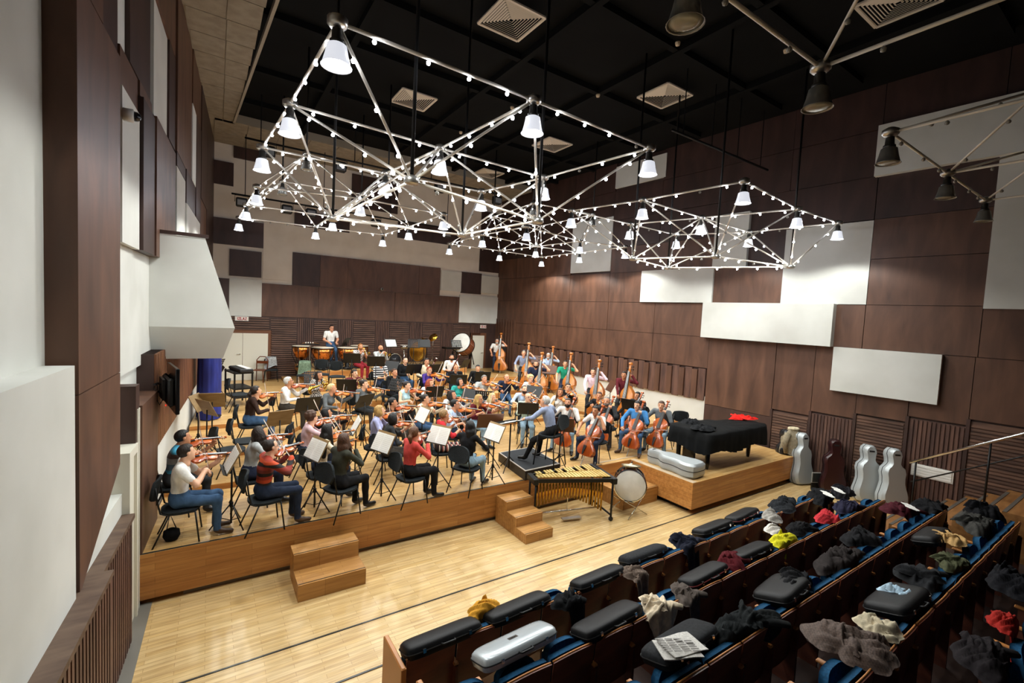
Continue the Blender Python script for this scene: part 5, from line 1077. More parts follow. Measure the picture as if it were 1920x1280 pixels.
inst('kick_drum', [('shell', MB().lathe([(.26, -.2), (.26, .2)], 24, mx=KD, cap=False).mesh('shell', BLACKM, True), None, Matrix.Translation((0, 0, .28))), ('front_head', MB().lathe([(0, .19), (.25, .19), (.26, .2)], 24, mx=KD).mesh('fh', mat('kick_grey', '2a2b2f', .25), True), None, Matrix.Translation((0, 0, .28))), ('hoop', MB().tube([(.265*math.cos(a), -.2, .265*math.sin(a)+.28) for a in np.linspace(0, 6.1, 24)], .016, 6, closed=True).mesh('hoop', STEEL, True), None)], place(p[0], 18.6, PZ), 'black kick drum with shiny front head by the snare', 'drum')
p = ony(783, 658, 18.8); r = .44
g = inst('tam_tam', [('disc', MB().lathe([(0, -.02), (r*.2, -.018), (r*.85, -.01), (r, .03), (r*.98, .035), (r*.84, .0), (0, -.01)], 36, mx=Matrix.Translation((0, 0, p[2]-PZ)) @ KD).mesh('disc', BRASS, True), None), ('frame', MB().tube([(-.5, 0, .03), (-.5, 0, p[2]-PZ+.52), (.5, 0, p[2]-PZ+.52), (.5, 0, .03)], .02, 8).mesh('frame', BLACKM, True), None), ('foot', MB().box((-.55, 0, .02), (.05, .6, .04)).box((.55, 0, .02), (.05, .6, .04)).mesh('foot', BLACKM), None), ('cord', MB().tube([(-.2, 0, p[2]-PZ+.38), (-.25, 0, p[2]-PZ+.55)], .006, 5).tube([(.2, 0, p[2]-PZ+.38), (.25, 0, p[2]-PZ+.55)], .006, 5).mesh('cord', BLACKM), None)], place(p[0], 18.8, PZ, .25), 'large golden tam-tam gong hanging in a black frame', 'gong')
for k, (px, py, tl) in enumerate(((797, 637, .5), (812, 632, -.9))):
    p = ony(px, py, 18.2); h = p[2]-PZ
    inst('cymbal', [('disc', MB().lathe([(.0, .03), (.03, .028), (.05, .008), (.2, -.006), (.2, -.01), (.05, .0)], 26, mx=Matrix.Translation((0, 0, h)) @ Matrix.Rotation(tl, 4, 'Y') @ Matrix.Rotation(.4, 4, 'X')).mesh('disc', BRASS, True), None), ('pole', MB().tube([(0, 0, .05), (0, 0, h)], .011, 6).mesh('pole', CHROME), None)]+[('leg', MB().tube([(0, 0, .3), (.25*math.cos(a), .25*math.sin(a), .005)], .01, 6).mesh('leg', CHROME), None) for a in (.5, 2.6, 4.7)], place(p[0], 18.2, PZ), ('brass cymbal on a stand tilted toward the tam-tam' if k == 0 else 'brass cymbal on a stand tilted toward the concert bass drum'), 'cymbal')
def bigdrum(R, D, shell, hoopm, lugs=8):
    p = [('shell', MB().lathe([(R*.985, -D/2), (R*.985, D/2)], 40, cap=False).mesh('shell', shell, 50), None)]
    for s in (-1, 1):
        p.append(('drum_head', MB().lathe([(0, s*D/2*1.01), (R*.95, s*D/2*1.01), (R*.99, s*D/2*.98)], 40).mesh('head', DRUMHEAD, True), None))
        p.append(('hoop', MB().lathe([(R*.985, s*D/2*.9), (R*1.04, s*D/2*.9), (R*1.04, s*D/2*1.04), (R*.985, s*D/2*1.04)], 40, cap=False).mesh('hoop', hoopm, 40), None))
    for k in range(lugs): a = 2*math.pi*k/lugs; p.append(('tension_rod', MB().tube([(R*1.05*math.cos(a), R*1.05*math.sin(a), -D/2), (R*1.05*math.cos(a), R*1.05*math.sin(a), D/2)], .008, 5).mesh('rod', CHROME), None))
    return p
def zaxis(o, n): n = Vector(n).normalized(); return Matrix.Translation(o) @ n.to_track_quat('Z', 'Y').to_matrix().to_4x4()
p = ony(868, 650, 18.4); c = np.array([p[0], 18.4, p[2]])
pr = [q[:3]+((zaxis((0, 0, c[2]-PZ+.1), (-.75, -.5, .42)) @ (q[3] if len(q) > 3 else Matrix())),) for q in bigdrum(.46, .5, noisy('mahogany_shell', '5e2f1e', '84492f', (4, 4, 4), 4, .35, world=False), mat('dark_hoop', '241a16', .4), 12)]
pr += [('stand_frame', MB().tube([(-.45, -.2, .04), (-.45, .1, .6), (-.2, .35, .75), (.2, .35, .75), (.5, .1, .6), (.5, -.2, .04)], .022, 8).tube([(-.45, .3, .04), (-.45, .1, .6)], .022, 8).tube([(.5, .3, .04), (.5, .1, .6)], .022, 8).mesh('frame', BLACKM, True), None)]
inst('concert_bass_drum', pr, place(c[0], c[1], PZ), 'big tilted brown concert bass drum near the single white door', 'drum')
inst('glockenspiel', [('case', B((0, 0, .8), (.75, .4, .08), BLACKM), None), ('leg', MB().tube([(-.3, 0, .76), (-.32, 0, 0)], .015, 6).mesh('leg', BLACKM), None), ('leg', MB().tube([(.3, 0, .76), (.32, 0, 0)], .015, 6).mesh('leg', BLACKM), None)]+[('bar', B((-.33+.055*i, 0, .85), (.042, .3-.012*i, .01), SILVER), None) for i in range(13)], place(9.0, 18.3, PZ, .1), 'glockenspiel in a black case between cymbals and bass drum', 'glockenspiel')
for i, (px, py, y, k, d) in enumerate(((733, 641, 18.0, 'black', 'kick drum and snare'), (856, 645, 17.8, 'perf', 'concert bass drum'), (795, 643, 17.9, 'black', 'golden tam-tam'), (775, 672, 17.7, 'perf', 'brass cymbals'))):
    p = ony(px, py, y); music(p[0], y, PZ, .2-.2*i, k, d, i == 0)
# vibraphone
A = np.array([5.32, 6.93]); E_ = np.array([6.78, 6.56]); ax_ = (E_-A)/np.linalg.norm(E_-A); VM = place(*(A+E_)/2, 0, math.atan2(ax_[1], ax_[0])); Lv = np.linalg.norm(E_-A)
def hw_(x): return .15+(.42-.15)*(x+Lv/2)/Lv
vb = [('rail', MB().add([(-Lv/2, s*hw_(-Lv/2)-.02, .8), (Lv/2, s*hw_(Lv/2)-.02, .8), (Lv/2, s*hw_(Lv/2)+.02, .8), (-Lv/2, s*hw_(-Lv/2)+.02, .8), (-Lv/2, s*hw_(-Lv/2)-.02, .87), (Lv/2, s*hw_(Lv/2)-.02, .87), (Lv/2, s*hw_(Lv/2)+.02, .87), (-Lv/2, s*hw_(-Lv/2)+.02, .87)], [(3, 2, 1, 0), (4, 5, 6, 7), (0, 1, 5, 4), (1, 2, 6, 5), (2, 3, 7, 6), (3, 0, 4, 7)]).mesh('rail', BLACKM), None) for s in (-1, 1)]
vb += [('end_piece', B((-Lv/2-.03, 0, .82), (.1, .38, .12), BLACKM, bev=.01), None), ('end_piece', B((Lv/2+.03, 0, .82), (.1, .94, .12), BLACKM, bev=.01), None)]
n = 22
for i in range(n):
    x = -Lv/2+.05+i*(Lv-.1)/(n-1); w = hw_(x); vb.append(('bar', B((x, -w*.42, .895), (.05, w*.98, .016), GOLDB), None)); vb.append(('resonator', MB().tube([(x, -w*.3, .78), (x, -w*.3, .78-(.3+.36*(abs(i/n-.45)*1.6)**1.5+.12*i/n))], .022, 8).mesh('resonator', BRASS, True), None))
    if i % 7 not in (2, 6) and i < n-1: x += .033; vb.append(('bar', B((x, w*.5, .905), (.046, w*.88, .016), GOLDB), None))
for x, w in ((-Lv/2-.02, .15), (Lv/2+.02, .4)):
    for s in (-1, 1): vb += [('leg', MB().tube([(x, s*w, .78), (x, s*w, .08)], .022, 8).mesh('leg', BLACKM, True), None), ('caster', MB().lathe([(0, -.015), (.045, -.015), (.045, .015), (0, .015)], 12, mx=Matrix.Translation((x, s*w, .045)) @ Matrix.Rotation(math.pi/2, 4, 'X')).mesh('caster', BLACKP, True), None)]
    vb.append(('foot_bar', MB().tube([(x, -w, .12), (x, w, .12)], .02, 6).mesh('fb', BLACKM), None))
vb += [('stretcher', MB().tube([(-Lv/2, 0, .12), (Lv/2, 0, .12)], .018, 8).mesh('st', CHROME, True), None), ('pedal_rod', MB().tube([(0, 0, .12), (0, 0, .8)], .008, 6).mesh('pr', CHROME), None), ('pedal', B((0, -.2, .05), (.4, .1, .02), STEEL), None)]
inst('vibraphone', vb, VM, 'vibraphone with gold bars and tube resonators before the stage', 'vibraphone')
# kit bass drum with cymbals on a spur stand
dc = np.array([7.33, 6.28, .62])
pr = [q[:3]+(zaxis((0, 0, .62), (-.72, -.68, .08)),) for q in bigdrum(.32, .36, mat('black_lacquer', '0c0c0e', .12), CHROME, 10)]
pr += [('stand_leg', MB().tube([(a*.3, b*.14, .36), (-a*.28, b*.26, .01)], .011, 6).mesh('leg', CHROME, True), None) for a in (-1, 1) for b in (-1, 1)]+[('cradle', MB().tube([(-.28, -.12, .36), (-.1, -.2, .3), (.2, -.16, .33), (.28, .12, .36)], .011, 6).mesh('cr', CHROME), None)]
inst('bass_drum', pr, place(dc[0], dc[1], 0), 'black bass drum with white head on crossed legs beside vibraphone', 'drum')
inst('cymbal_pair', [('cymbal', MB().lathe([(0, .04+.02*k), (.03, .035+.02*k), (.06, .012+.02*k), (.2, .0+.02*k), (.2, -.004+.02*k), (.06, .006+.02*k)], 28).mesh('cymbal', mat('old_bronze', 'b9ab8a', .3, .85), True), None) for k in range(2)]+[('strap', MB().tube([(0, 0, .06), (.05, .02, .09), (.08, .05, .05)], .008, 5).mesh('strap', BLACKP), None)], Matrix.Translation((dc[0]+.06, dc[1]+.05, .965)) @ Matrix.Rotation(-.12, 4, 'X') @ Matrix.Rotation(.12, 4, 'Y'), 'pair of pale bronze cymbals lying on the black bass drum', 'cymbals')
# ------------------------------------------------------------------ cloth, coats, cases
def nz(x, y, s): return math.sin(x*7.1*s+1.3*y*s+s)*.5+math.sin(y*9.3*s-x*4.2*s+2*s)*.35+math.sin((x+y)*17*s)*.2
def heap(w, d, h, seed, amp=.25, hang=0., n=26):
    """crumpled garment: a low draped sheet with running folds and an uneven outline, optionally hanging over the back edge (-Y)"""
    P = []; ca, sa = math.cos(seed), math.sin(seed); kf = 2*math.pi/(.11+.03*math.sin(seed*3))
    for v in np.linspace(-1, 1, n):
        row = []
        for u in np.linspace(-1, 1, n):
            a = math.atan2(v, u); rr = 1+.2*math.sin(2*a+seed)+.13*math.sin(3*a+seed*2)+.05*math.sin(8*a+seed)
            du, dv = u*math.sqrt(1-v*v/2), v*math.sqrt(1-u*u/2); r = min(1, math.hypot(du, dv)); x, y = du*w/2*rr, dv*d/2*rr
            t = ca*x+sa*y+.05*math.sin(9*(ca*y-sa*x)+seed); f = (1-abs(math.sin(kf*t*.5)))**1.4*.045+.015*math.sin(kf*1.7*t+11*y)
            z = h*.62*(1-r**4)*(.8+amp*nz(x*2.5+seed, y*2.5, 1.3))+f*(1-r**6)+.006*nz(x*20, y*20+seed, 1.5)
            if hang and y < -d*.25: q = (-y-d*.25)/(d*.25); z -= hang*q**1.1; y = -d*.25-(-y-d*.25)*.3-.02*math.sin(x*38+seed)*min(1, q)
            row.append((x, y, z))
        P.append(row)
    return MB().grid(P, thick=.01)
def coat(name, px, py, z, w, d, h, m, label, cat, hang=0., rz=0., seed=None, dz=0, at=None):
    p = onz(px, py, z) if at is None else np.array(at); seed = seed or (px*.013+py*.007)
    pr = [('cloth', heap(w*1.15, d*1.1, h, seed, hang=hang).mesh('cloth', m, True), None), ('fold', heap(w*.6, d*.45, h*.5, seed+3, amp=.4).mesh('fold', m, True), None, Matrix.Translation((.12*w*math.sin(seed), .1*d, h*.42)) @ Matrix.Rotation(seed, 4, 'Z'))]
    if cat in ('coat', 'jacket'):
        L = w*.62; b = math.sin(seed*5)*.6
        pr.append(('sleeve', MB().tube([(L*.2, -.02, h*.5), (L*.6, -.05+b*.06, h*.45), (L*.95, -.12+b*.1, h*.25)], [.06, .055, .042], 9, mx=Matrix.Scale(.6, 4, (0, 0, 1))).mesh('sleeve', m, True), None))
    return inst(name, pr, place(p[0], p[1], z-h*.5+dz, rz), label, cat, None)
def caseproto(L, W_, T, m, trim, lidm=None):
    nq = 32
    def rr(s, z):
        out = []
        for k in range(nq):
            a = 2*math.pi*k/nq; c, q = math.cos(a), math.sin(a); e = .32
            x = math.copysign(abs(c)**e, c)*L/2; y = math.copysign(abs(q)**e, q)*W_/2; out.append((math.copysign(max(abs(x)-s, 0), x), math.copysign(max(abs(y)-s, 0), y), z))
        return out
    def shell(z0, z1, up):
        hts = [(0., .035), (.25, .008), (1., 0)] if not up else [(0, 0), (.55, .006), (.85, .022), (1., .06), (1.06, .1)]
        R_ = [rr(i, z0+(z1-z0)*t) for t, i in hts]; vs = [q for r in R_ for q in r]; k = len(R_)
        return MB().add(vs, [tuple(range(nq-1, -1, -1)), tuple(range((k-1)*nq, k*nq))]+[(a*nq+i, a*nq+(i+1) % nq, a*nq+nq+(i+1) % nq, a*nq+nq+i) for a in range(k-1) for i in range(nq)])
    p = [('lower_shell', shell(0, T*.5, False).mesh('lower', m, 50), None), ('lid', shell(T*.52, T, True).mesh('lid', lidm or m, 50), None), ('zip_seam', MB().tube([q for q in rr(-.002, T*.51)], .006, 5, closed=True).mesh('seam', trim), 0), ('handle', MB().tube([(-.07, -W_/2, T*.55), (-.06, -W_/2-.04, T*.58), (.06, -W_/2-.04, T*.58), (.07, -W_/2, T*.55)], .009, 6).mesh('handle', BLACKP, True), 0)]
    for s in (-1, 1): p.append(('latch', B((s*L*.3, -W_/2-.004, T*.53), (.03, .012, .035), CHROME), 0))
    return p
CASEB = noisy('black_case_cloth', '0a0a0b', '101113', (40, 40, 40), 2, .5, world=False, spec=.22); CASES = mat('silver_case_shell', 'b4bcc0', .25, .2, coat=.4); CASEG = noisy('grey_case_cloth', '1a1b1d', '242629', (40, 40, 40), 2, .8, world=False, spec=.2)
# ------------------------------------------------------------------ auditorium seats
def seat_proto(last):
    P = []
    for v in np.linspace(0, 1, 6):
        row = []
        for u in np.linspace(-1, 1, 9): row.append((u*.245, -.05*v+.02*u*u, .3+v*(.53+.03*(1-u*u))))
        P.append(row)
    Pn = np.array(P)
    sp = [('back_panel', MB().grid(Pn, thick=-.014).mesh('back_panel', SEATW, 40), None)]
    sp.append(('top_edge', MB().tube([tuple(Pn[-1][i]+np.array([0, .006, .002])) for i in range(9)], .009, 6).mesh('top_edge', SEATE, True), 0))
    sp.append(('back_cushion', MB().grid(Pn*np.array([.97, 1, .985])+np.array([0, .05, .0]), thick=.045).mesh('back_cushion', BLUEF, True), None))
    Q = [[(u*.22*math.sqrt(1-.15*v*v*(v > 0)), .12+.1*(v+1)*.5-.03*abs(u)**3, .42+(v+1)*.5*.38-.05*abs(u)**4*(v > 0)) for u in np.linspace(-1, 1, 9)] for v in np.linspace(-1, 1, 7)]
    sp.append(('tip_up_seat', MB().grid(Q, thick=-.07).mesh('tip_up_seat', BLUEF, True), None))
    for s in ((-1, 1) if last else (-1,)):
        sp.append(('arm_panel', B((s*.2585, .14, .3), (.03, .42, .6), noisy('seat_side', '4a2418', '5e3020', (4, 4, 10), 3, .5, world=False)), None)); sp.append(('armrest', B((s*.2585, .16, .615), (.05, .44, .028), SEATE, bev=.008), None))
    return sp
SP = [seat_proto(False), seat_proto(True)]; NS = 17
ORD = ['first', 'second', 'third', 'fourth', 'fifth', 'sixth', 'seventh', 'eighth', 'ninth', 'tenth', 'eleventh', 'twelfth', 'thirteenth', 'fourteenth', 'fifteenth', 'sixteenth', 'seventeenth', 'eighteenth']
def rowy(i): return 3.7-.82*i
for i in range(5):
    for j in range(NS):
        inst('theatre_seat', SP[j == NS-1], place(1.76+.517*j, rowy(i)+.05, .14*i), 'blue tip-up theatre seat, %s from the aisle end, %s row from stage' % (ORD[j], ORD[i]), 'seat', 'stalls seats in row %d' % (i+1))
    o = obj('row_end_panel', B((1.47, rowy(i)+.2, .14*i+.41), (.05, .5, .82), SEATE, bev=.01)); tag(o, 'light wooden end panel of the %s seat row' % ORD[i], 'panel', 'seat row end panels')
def zr(i, d=0.): return .85+.14*i+d
CCOL = {'b': CASEB, 'g': CASEG, 's': CASES}
# violin cases on the seats: px, row, colour, tilt, label
for px, py, i, c, L, W_, rz, lab in ((835, 1190, 0, 'b', .8, .27, .02, 'black oblong violin case at the near end of the front row'), (978, 1135, 0, 'b', .8, .27, .05, 'open black violin case with a yellow cloth in front row'), (1130, 1078, 0, 'b', .8, .26, .04, 'black violin case with a curved lid beside a brown scarf'), (1215, 1035, 0, 'g', .8, .26, .0, 'dark violin case with green strap beside a brown scarf'), (1345, 985, 0, 'b', .82, .28, .02, 'flat black violin case beside the navy coat in front row'), (1400, 962, 0, 'b', .8, .28, .08, 'black and red violin case under the grey scarf'),
   (975, 1212, 1, 's', .82, .3, .05, 'glossy pale silver violin case lying across the second row'), (1150, 1158, 1, 'b', .85, .3, .06, 'large black viola case with clear pocket in second row'), (1330, 1073, 1, 'b', .8, .27, .05, 'black violin case with red lining in second row'), (1418, 1030, 1, 'b', .8, .27, .0, 'black violin case beside the yellow-green cloth'),
   (1290, 1200, 2, 'g', .82, .34, .05, 'charcoal fabric case under the folded newspaper'), (1480, 1100, 2, 'b', .7, .4, .1, 'black leather bag case with shiny clasps in third row'), (1700, 1120, 3, 'b', .78, .4, .0, 'open black case holding a pale blue cloth'), (1760, 1000, 3, 'b', .7, .3, .0, 'black case under tan paper in fourth row')):
    p = onz(px, py, zr(i, .06)); m = CCOL[c]; mx = place(p[0], p[1]+.05, zr(i, -.07 if c != 's' else -.03), rz) @ Matrix.Rotation(-.3, 4, 'X')
    r = inst('violin_case', caseproto(L, W_, .13, m, mat('case_trim', '6d1c1c', .6) if 'red' in lab else BLACKM), mx, lab, 'case', None)
    if c == 's':
        obj('name_plate', B((-.02, .0, .132), (.1, .045, .004), mat('plate_dark', '3a3634', .3, .5)), r); mb = MB(); mb.tube([(-.05+.005*k, .006*math.sin(k*1.3), .136) for k in range(13)], .002, 4); obj('script_mark', mb.mesh('mark', SILVER), r)
# garments: px, row, size, colour, label, hang
KC = lambda n, h: noisy('garment_'+n, h, tuple(min(1, c*1.5+.003) for c in lin(h)), (18, 18, 18), 3, .9, world=False, bump=.4, spec=.15)
GAR = [('cloth', 905, 1135, 0, .3, .25, .12, KC('yellow', 'b5822a'), 'yellow cloth bag crumpled on the open violin case', 'bag', .1), ('scarf', 1195, 1072, 0, .28, .3, .12, KC('taupe', '5e5148'), 'brown pleated scarf draped over a front row seat', 'scarf', .3), ('coat', 1068, 1120, 0, .3, .3, .16, KC('black', '0f1012'), 'black coat hanging on the seat between two violin cases', 'coat', .35), ('coat', 1290, 1010, 0, .5, .4, .2, KC('navy', '171a26'), 'dark navy coat heaped beside the flat black case', 'coat', .3), ('scarf', 1447, 962, 0, .32, .3, .14, KC('grey', '8f8b84'), 'grey knitted scarf lying on the front row cases', 'scarf', 0), ('shawl', 1452, 990, 0, .22, .3, .12, KC('white', 'c2bcb4'), 'white shawl hanging down behind a front row seat', 'shawl', .45), ('coat', 1470, 940, 0, .6, .4, .16, KC('charcoal', '1d1f22'), 'black folded garment bag near the front row end', 'bag', 0), ('coat', 1540, 925, 0, .6, .45, .2, KC('black', '0f1012'), 'black jacket and strap heaped near the standing cello case', 'coat', .1), ('coat', 1578, 918, 0, .5, .4, .18, KC('black2', '131216'), 'black coat with white papers at the front row end', 'coat', .0),
 ('fur_coat', 1235, 1130, 1, .42, .3, .17, KC('fur', 'c3b49c'), 'cream fur collar coat thrown over the second row', 'coat', .25), ('coat', 1290, 1110, 1, .3, .34, .12, KC('taupe2', '4d4540'), 'taupe cloth coat hanging beside the cream fur collar', 'coat', .4), ('coat', 1370, 1045, 1, .4, .3, .14, KC('maroon', '4a1218'), 'dark red jacket lining between second row cases', 'coat', 0), ('cloth', 1470, 1008, 1, .42, .3, .1, KC('lime', 'b9b21f'), 'yellow-green cloth spread over the second row seats', 'cloth', .15), ('bag', 1550, 965, 1, .34, .3, .16, KC('redwhite', 'a52a30'), 'red and white plastic bag on the second row', 'bag', 0), ('coat', 1590, 945, 1, .5, .4, .16, KC('purple', '1b1a2c'), 'dark purple coat beside the red plastic bag', 'coat', .1), ('coat', 1500, 985, 1, .4, .3, .14, KC('blackb', '101012'), 'black cloth heap beside the yellow-green cloth', 'coat', 0),
 ('jacket', 1400, 1160, 2, .7, .35, .18, KC('quilt', '16191a'), 'black quilted jacket draped over the third row', 'jacket', .3), ('coat', 1490, 1085, 2, .5, .35, .18, KC('leather', '121214'), 'shiny black leather bag heap on the third row', 'bag', .1), ('coat', 1580, 1040, 2, .8, .4, .2, KC('brownblack', '241f1e'), 'dark brown jacket with long sleeve over the third row', 'jacket', .4), ('handbag', 1615, 1000, 2, .5, .35, .2, KC('hand', '141416'), 'black handbag with zip beside the dark brown jacket', 'bag', 0), ('coat', 1695, 950, 2, .5, .4, .2, KC('wine', '3a1018'), 'wine red coat at the far part of the third row', 'coat', .1), ('jacket', 1750, 945, 2, .6, .4, .22, KC('blackj', '0f0f11'), 'black jacket hanging over the third row end', 'jacket', .4),
 ('coat', 1600, 1195, 3, .62, .5, .16, checks('tweed', '5d4c42', '4a3b34', 60), 'brown checked tweed coat folded over the fourth row', 'coat', .0), ('scarf', 1650, 1168, 3, .34, .28, .12, KC('creamsc', 'b3a88f'), 'cream scarf lying beside the tweed coat', 'scarf', 0), ('cloth', 1687, 1108, 3, .26, .26, .12, KC('ice', '9db4c4'), 'pale blue cloth inside the open black case', 'cloth', 0), ('coat', 1735, 1075, 3, .6, .4, .2, KC('darkg', '1d1e20'), 'dark grey coat heap behind the pale blue cloth', 'coat', .2), ('scarf', 1790, 1050, 3, .5, .3, .12, KC('olive', '40422e'), 'olive green scarf spread in the fourth row', 'scarf', .2), ('paper', 1780, 1005, 3, .4, .3, .08, KC('tan', 'a08052'), 'tan wrapping paper with white cap on the fourth row', 'paper', 0), ('jacket', 1835, 975, 3, .8, .4, .22, KC('greyj', '33322f'), 'grey jacket laid over the fourth row end', 'jacket', .2), ('backpack', 1845, 950, 3, .5, .4, .34, KC('pack', '0d0d10'), 'black round backpack at the fourth row end', 'backpack', 0),
 ('scarf', 1885, 1160, 4, .3, .24, .1, KC('redscarf', '8a1f18'), 'red scarf tossed on the fifth row', 'scarf', .3), ('coat', 1850, 1220, 4, .5, .4, .18, KC('darkcoat', '1a1618'), 'dark coat lying on the fifth row', 'coat', .1), ('coat', 1900, 1080, 4, .5, .4, .25, KC('darkbag', '101014'), 'black bag standing on the fifth row', 'bag', 0)]
for nm, px, py, i, w, d, h, m, lab, cat, hang in GAR: coat(nm, px, py, zr(i, .06), w, d, h, m, lab, cat, hang, .2*math.sin(px))
p = onz(1270, 1218, zr(2, .12)); mx = place(p[0], p[1], zr(2, .135), -.5) @ Matrix.Rotation(-.2, 4, 'X')
nw = MB().grid([[(x, y, .01*math.sin(x*14)+.012*math.sin(y*11)) for x in np.linspace(-.17, .17, 8)] for y in np.linspace(-.13, .13, 8)], thick=.008)
r = inst('newspaper', [('pages', nw.mesh('pages', noisy('newsprint', 'b9b6b0', 'd6d3cd', (60, 60, 9), 5, .9, world=False)), None), ('fold', nw.mesh('fold', noisy('newsprint', 'b9b6b0', 'd6d3cd')), None, Matrix.Translation((.05, .03, .02)) @ Matrix.Rotation(.25, 4, 'Z'))], mx, 'folded newspaper lying on the charcoal case', 'newspaper')
col_ = MB()
for k in range(4):
    for q in range(7): col_.box((-.12+.08*k, -.1+.032*q, .03), (.065, .014, .002))
obj('print_columns', col_.mesh('print', mat('print_grey', '7f7c78', .9)), r)
for px, py, i, lab in ((1572, 915, 0, 'white papers on the black coat at the front row end'), (1552, 922, 0, 'yellowish papers lying on the front row heap'), (1707, 945, 2, 'white paper slip beside the wine red coat')):
    p = onz(px, py, zr(i, .2)); inst('papers', [('sheet', B((0, 0, .002*k), (.2, .15, .002), PAPER), None, Matrix.Rotation(.4*k, 4, 'Z')) for k in range(3)], place(p[0], p[1], zr(i, .16), .4) @ Matrix.Rotation(.25, 4, 'X'), lab, 'papers')
# ------------------------------------------------------------------ piano under its cover
PO = [(9.3, 5.82), (9.42, 5.74), (11.6, 5.74), (11.85, 5.87), (11.9, 6.2), (11.65, 6.5), (11.1, 6.62), (10.7, 6.78), (10.4, 6.92), (9.42, 6.95), (9.3, 6.86)]
zt = 1.56; n = 88; import itertools
def resamp(poly, n):
    P = np.array(poly+[poly[0]]); s = np.concatenate([[0], np.cumsum(np.linalg.norm(np.diff(P, axis=0), axis=1))]); t = np.linspace(0, s[-1], n, endpoint=False)
    return np.stack([np.interp(t, s, P[:, k]) for k in (0, 1)], 1)
ro = resamp(PO, n); pc = ro.mean(0); vs = []; fs = []
for k, (sc, z) in enumerate(((.15, zt+.005), (.6, zt+.004), (.96, zt), (1.0, zt-.03), (1.012, zt-.2), (1.02, zt-.45))):
    for i, q in enumerate(ro):
        wv = 0 if k < 4 else .018*(k-3)*math.sin(i*2.1)+.008*math.sin(i*5.3); d_ = (q-pc)/np.linalg.norm(q-pc); P_ = pc+(q-pc)*sc+d_*wv
        vs.append((P_[0], P_[1], z+(.012*nz(P_[0], P_[1], 2) if k < 3 else 0)+(.05*math.sin(i*.35) if k == 5 else 0)))
for k in range(5): fs += [(k*n+i, k*n+(i+1) % n, (k+1)*n+(i+1) % n, (k+1)*n+i) for i in range(n)]
fs = [f[::-1] for f in fs]; fs.append(tuple(range(n)))
COVER = noisy('black_piano_cover', '090a0a', '0f1011', (6, 6, 6), 3, .85, bump=.3, spec=.15)
inst('grand_piano', [('case', MB().prism([tuple(pc+(np.array(q)-pc)*.95) for q in PO], SZ+.55, zt-.01).mesh('case', mat('piano_black', '0a0a0a', .15)), None)]+[('leg', MB().tube([(x, y, SZ), (x, y, SZ+.1), (x, y, SZ+.56)], [.035, .05, .065], 8).mesh('leg', mat('piano_black', '0a0a0a')), None) for x, y in ((9.55, 5.98), (9.55, 6.75), (11.5, 6.1))]+[('pedal_lyre', B((9.6, 6.5, SZ+.28), (.08, .3, .5), mat('piano_black', '0a0a0a')), None)], Matrix(), 'black grand piano legs and case under a cloth on the platform', 'piano')
inst('piano_cover', [('cloth', MB().add(vs, fs).mesh('cover', COVER, True), None)], Matrix(), 'black cloth cover draped over the grand piano', 'cover')
coat('coat', 1320, 800, zt+.08, .55, .35, .09, KC('pianocoat', '101113'), 'black coat thrown on the covered piano beside its keyboard end', 'coat', 0, 0, dz=.0)
coat('red_scarf', 1392, 781, zt+.07, .8, .28, .09, KC('pianored', 'c41f18'), 'bright red cloth lying on the covered piano', 'cloth', 0, -.35)
coat('shawl', 1330, 768, zt+.06, .5, .3, .1, KC('pianoblk', '121315'), 'black shawl bunched on the far side of the covered piano', 'shawl', 0, .2, at=(9.9, 6.7))
inst('orchestra_chair', chair_proto, place(10.75, 7.55, SZ, 2.4), 'black chair standing empty behind the covered piano', 'chair', 'orchestra chairs')
# cello cases
CO = [(0, .1), (.02, .19), (.1, .235), (.2, .235), (.3, .2), (.4, .17), (.5, .17), (.58, .185), (.66, .165), (.72, .1), (.76, .075), (.84, .085), (.9, .1), (.96, .085), (1, .04)]
def cello_case(m, trim):
    H = 1.32; o = [(w*H*.92, t*H) for t, w in CO]+[(-w*H*.92, t*H) for t, w in CO[::-1]]; n = len(o)
    def sh(za, zb, s0, s1):
        r = lambda s, z: [(x*s, H*.5+(y-H*.5)*(s*.3+.7), z) for x, y in o]
        vs = r(s0, za)+r(1, za+(zb-za)*.35)+r(1, za+(zb-za)*.7)+r(s1, zb); return MB().add(vs, [tuple(range(n-1, -1, -1)), tuple(range(3*n, 4*n))]+[(a*n+i, a*n+(i+1) % n, a*n+n+(i+1) % n, a*n+n+i) for a in range(3) for i in range(n)])
    return [('back_shell', sh(-.16, -.002, .82, 1.).mesh('back', m, 40), None), ('front_shell', sh(.002, .16, 1., .82).mesh('front', m, 40), None), ('seam', MB().tube([(x*1.005, y, 0) for x, y in o], .008, 6, closed=True).mesh('seam', trim), None), ('label_plate', B((0, H*.9, .162), (.11, .035, .006), BLACKP), None), ('handle', MB().tube([(.2, H*.42, .03), (.25, H*.44, .04), (.25, H*.54, .04), (.2, H*.56, .03)], .012, 6).mesh('handle', BLACKP), None)]+[('latch', B((.31, H*t, 0), (.02, .05, .03), BLACKM), None) for t in (.1, .25)]
UP = Matrix.Rotation(math.radians(90), 4, 'X')    # stand upright: local y -> z, front faces -Y
CSIL = mat('silver_cello_case', 'aeb4b5', .35, .25); CBLK = mat('black_cello_case', '141416', .3); CRED = mat('dark_red_cello_case', '2a0f10', .3)
def stand_case(Y, off, z, m, rz, label, trim=BLACKM, lean=.1): x, y = wp('R', Y, off); inst('cello_case', cello_case(m, trim), place(x, y, z, rz) @ Matrix.Rotation(-lean, 4, 'X') @ UP, label, 'cello case')
stand_case(5.42, .42, 0, CSIL, -.35, 'silver cello case seen edge-on standing by the beige coat'); stand_case(4.72, .42, 0, CRED, -.9, 'dark red cello case standing in the shadow of the slatted wall')
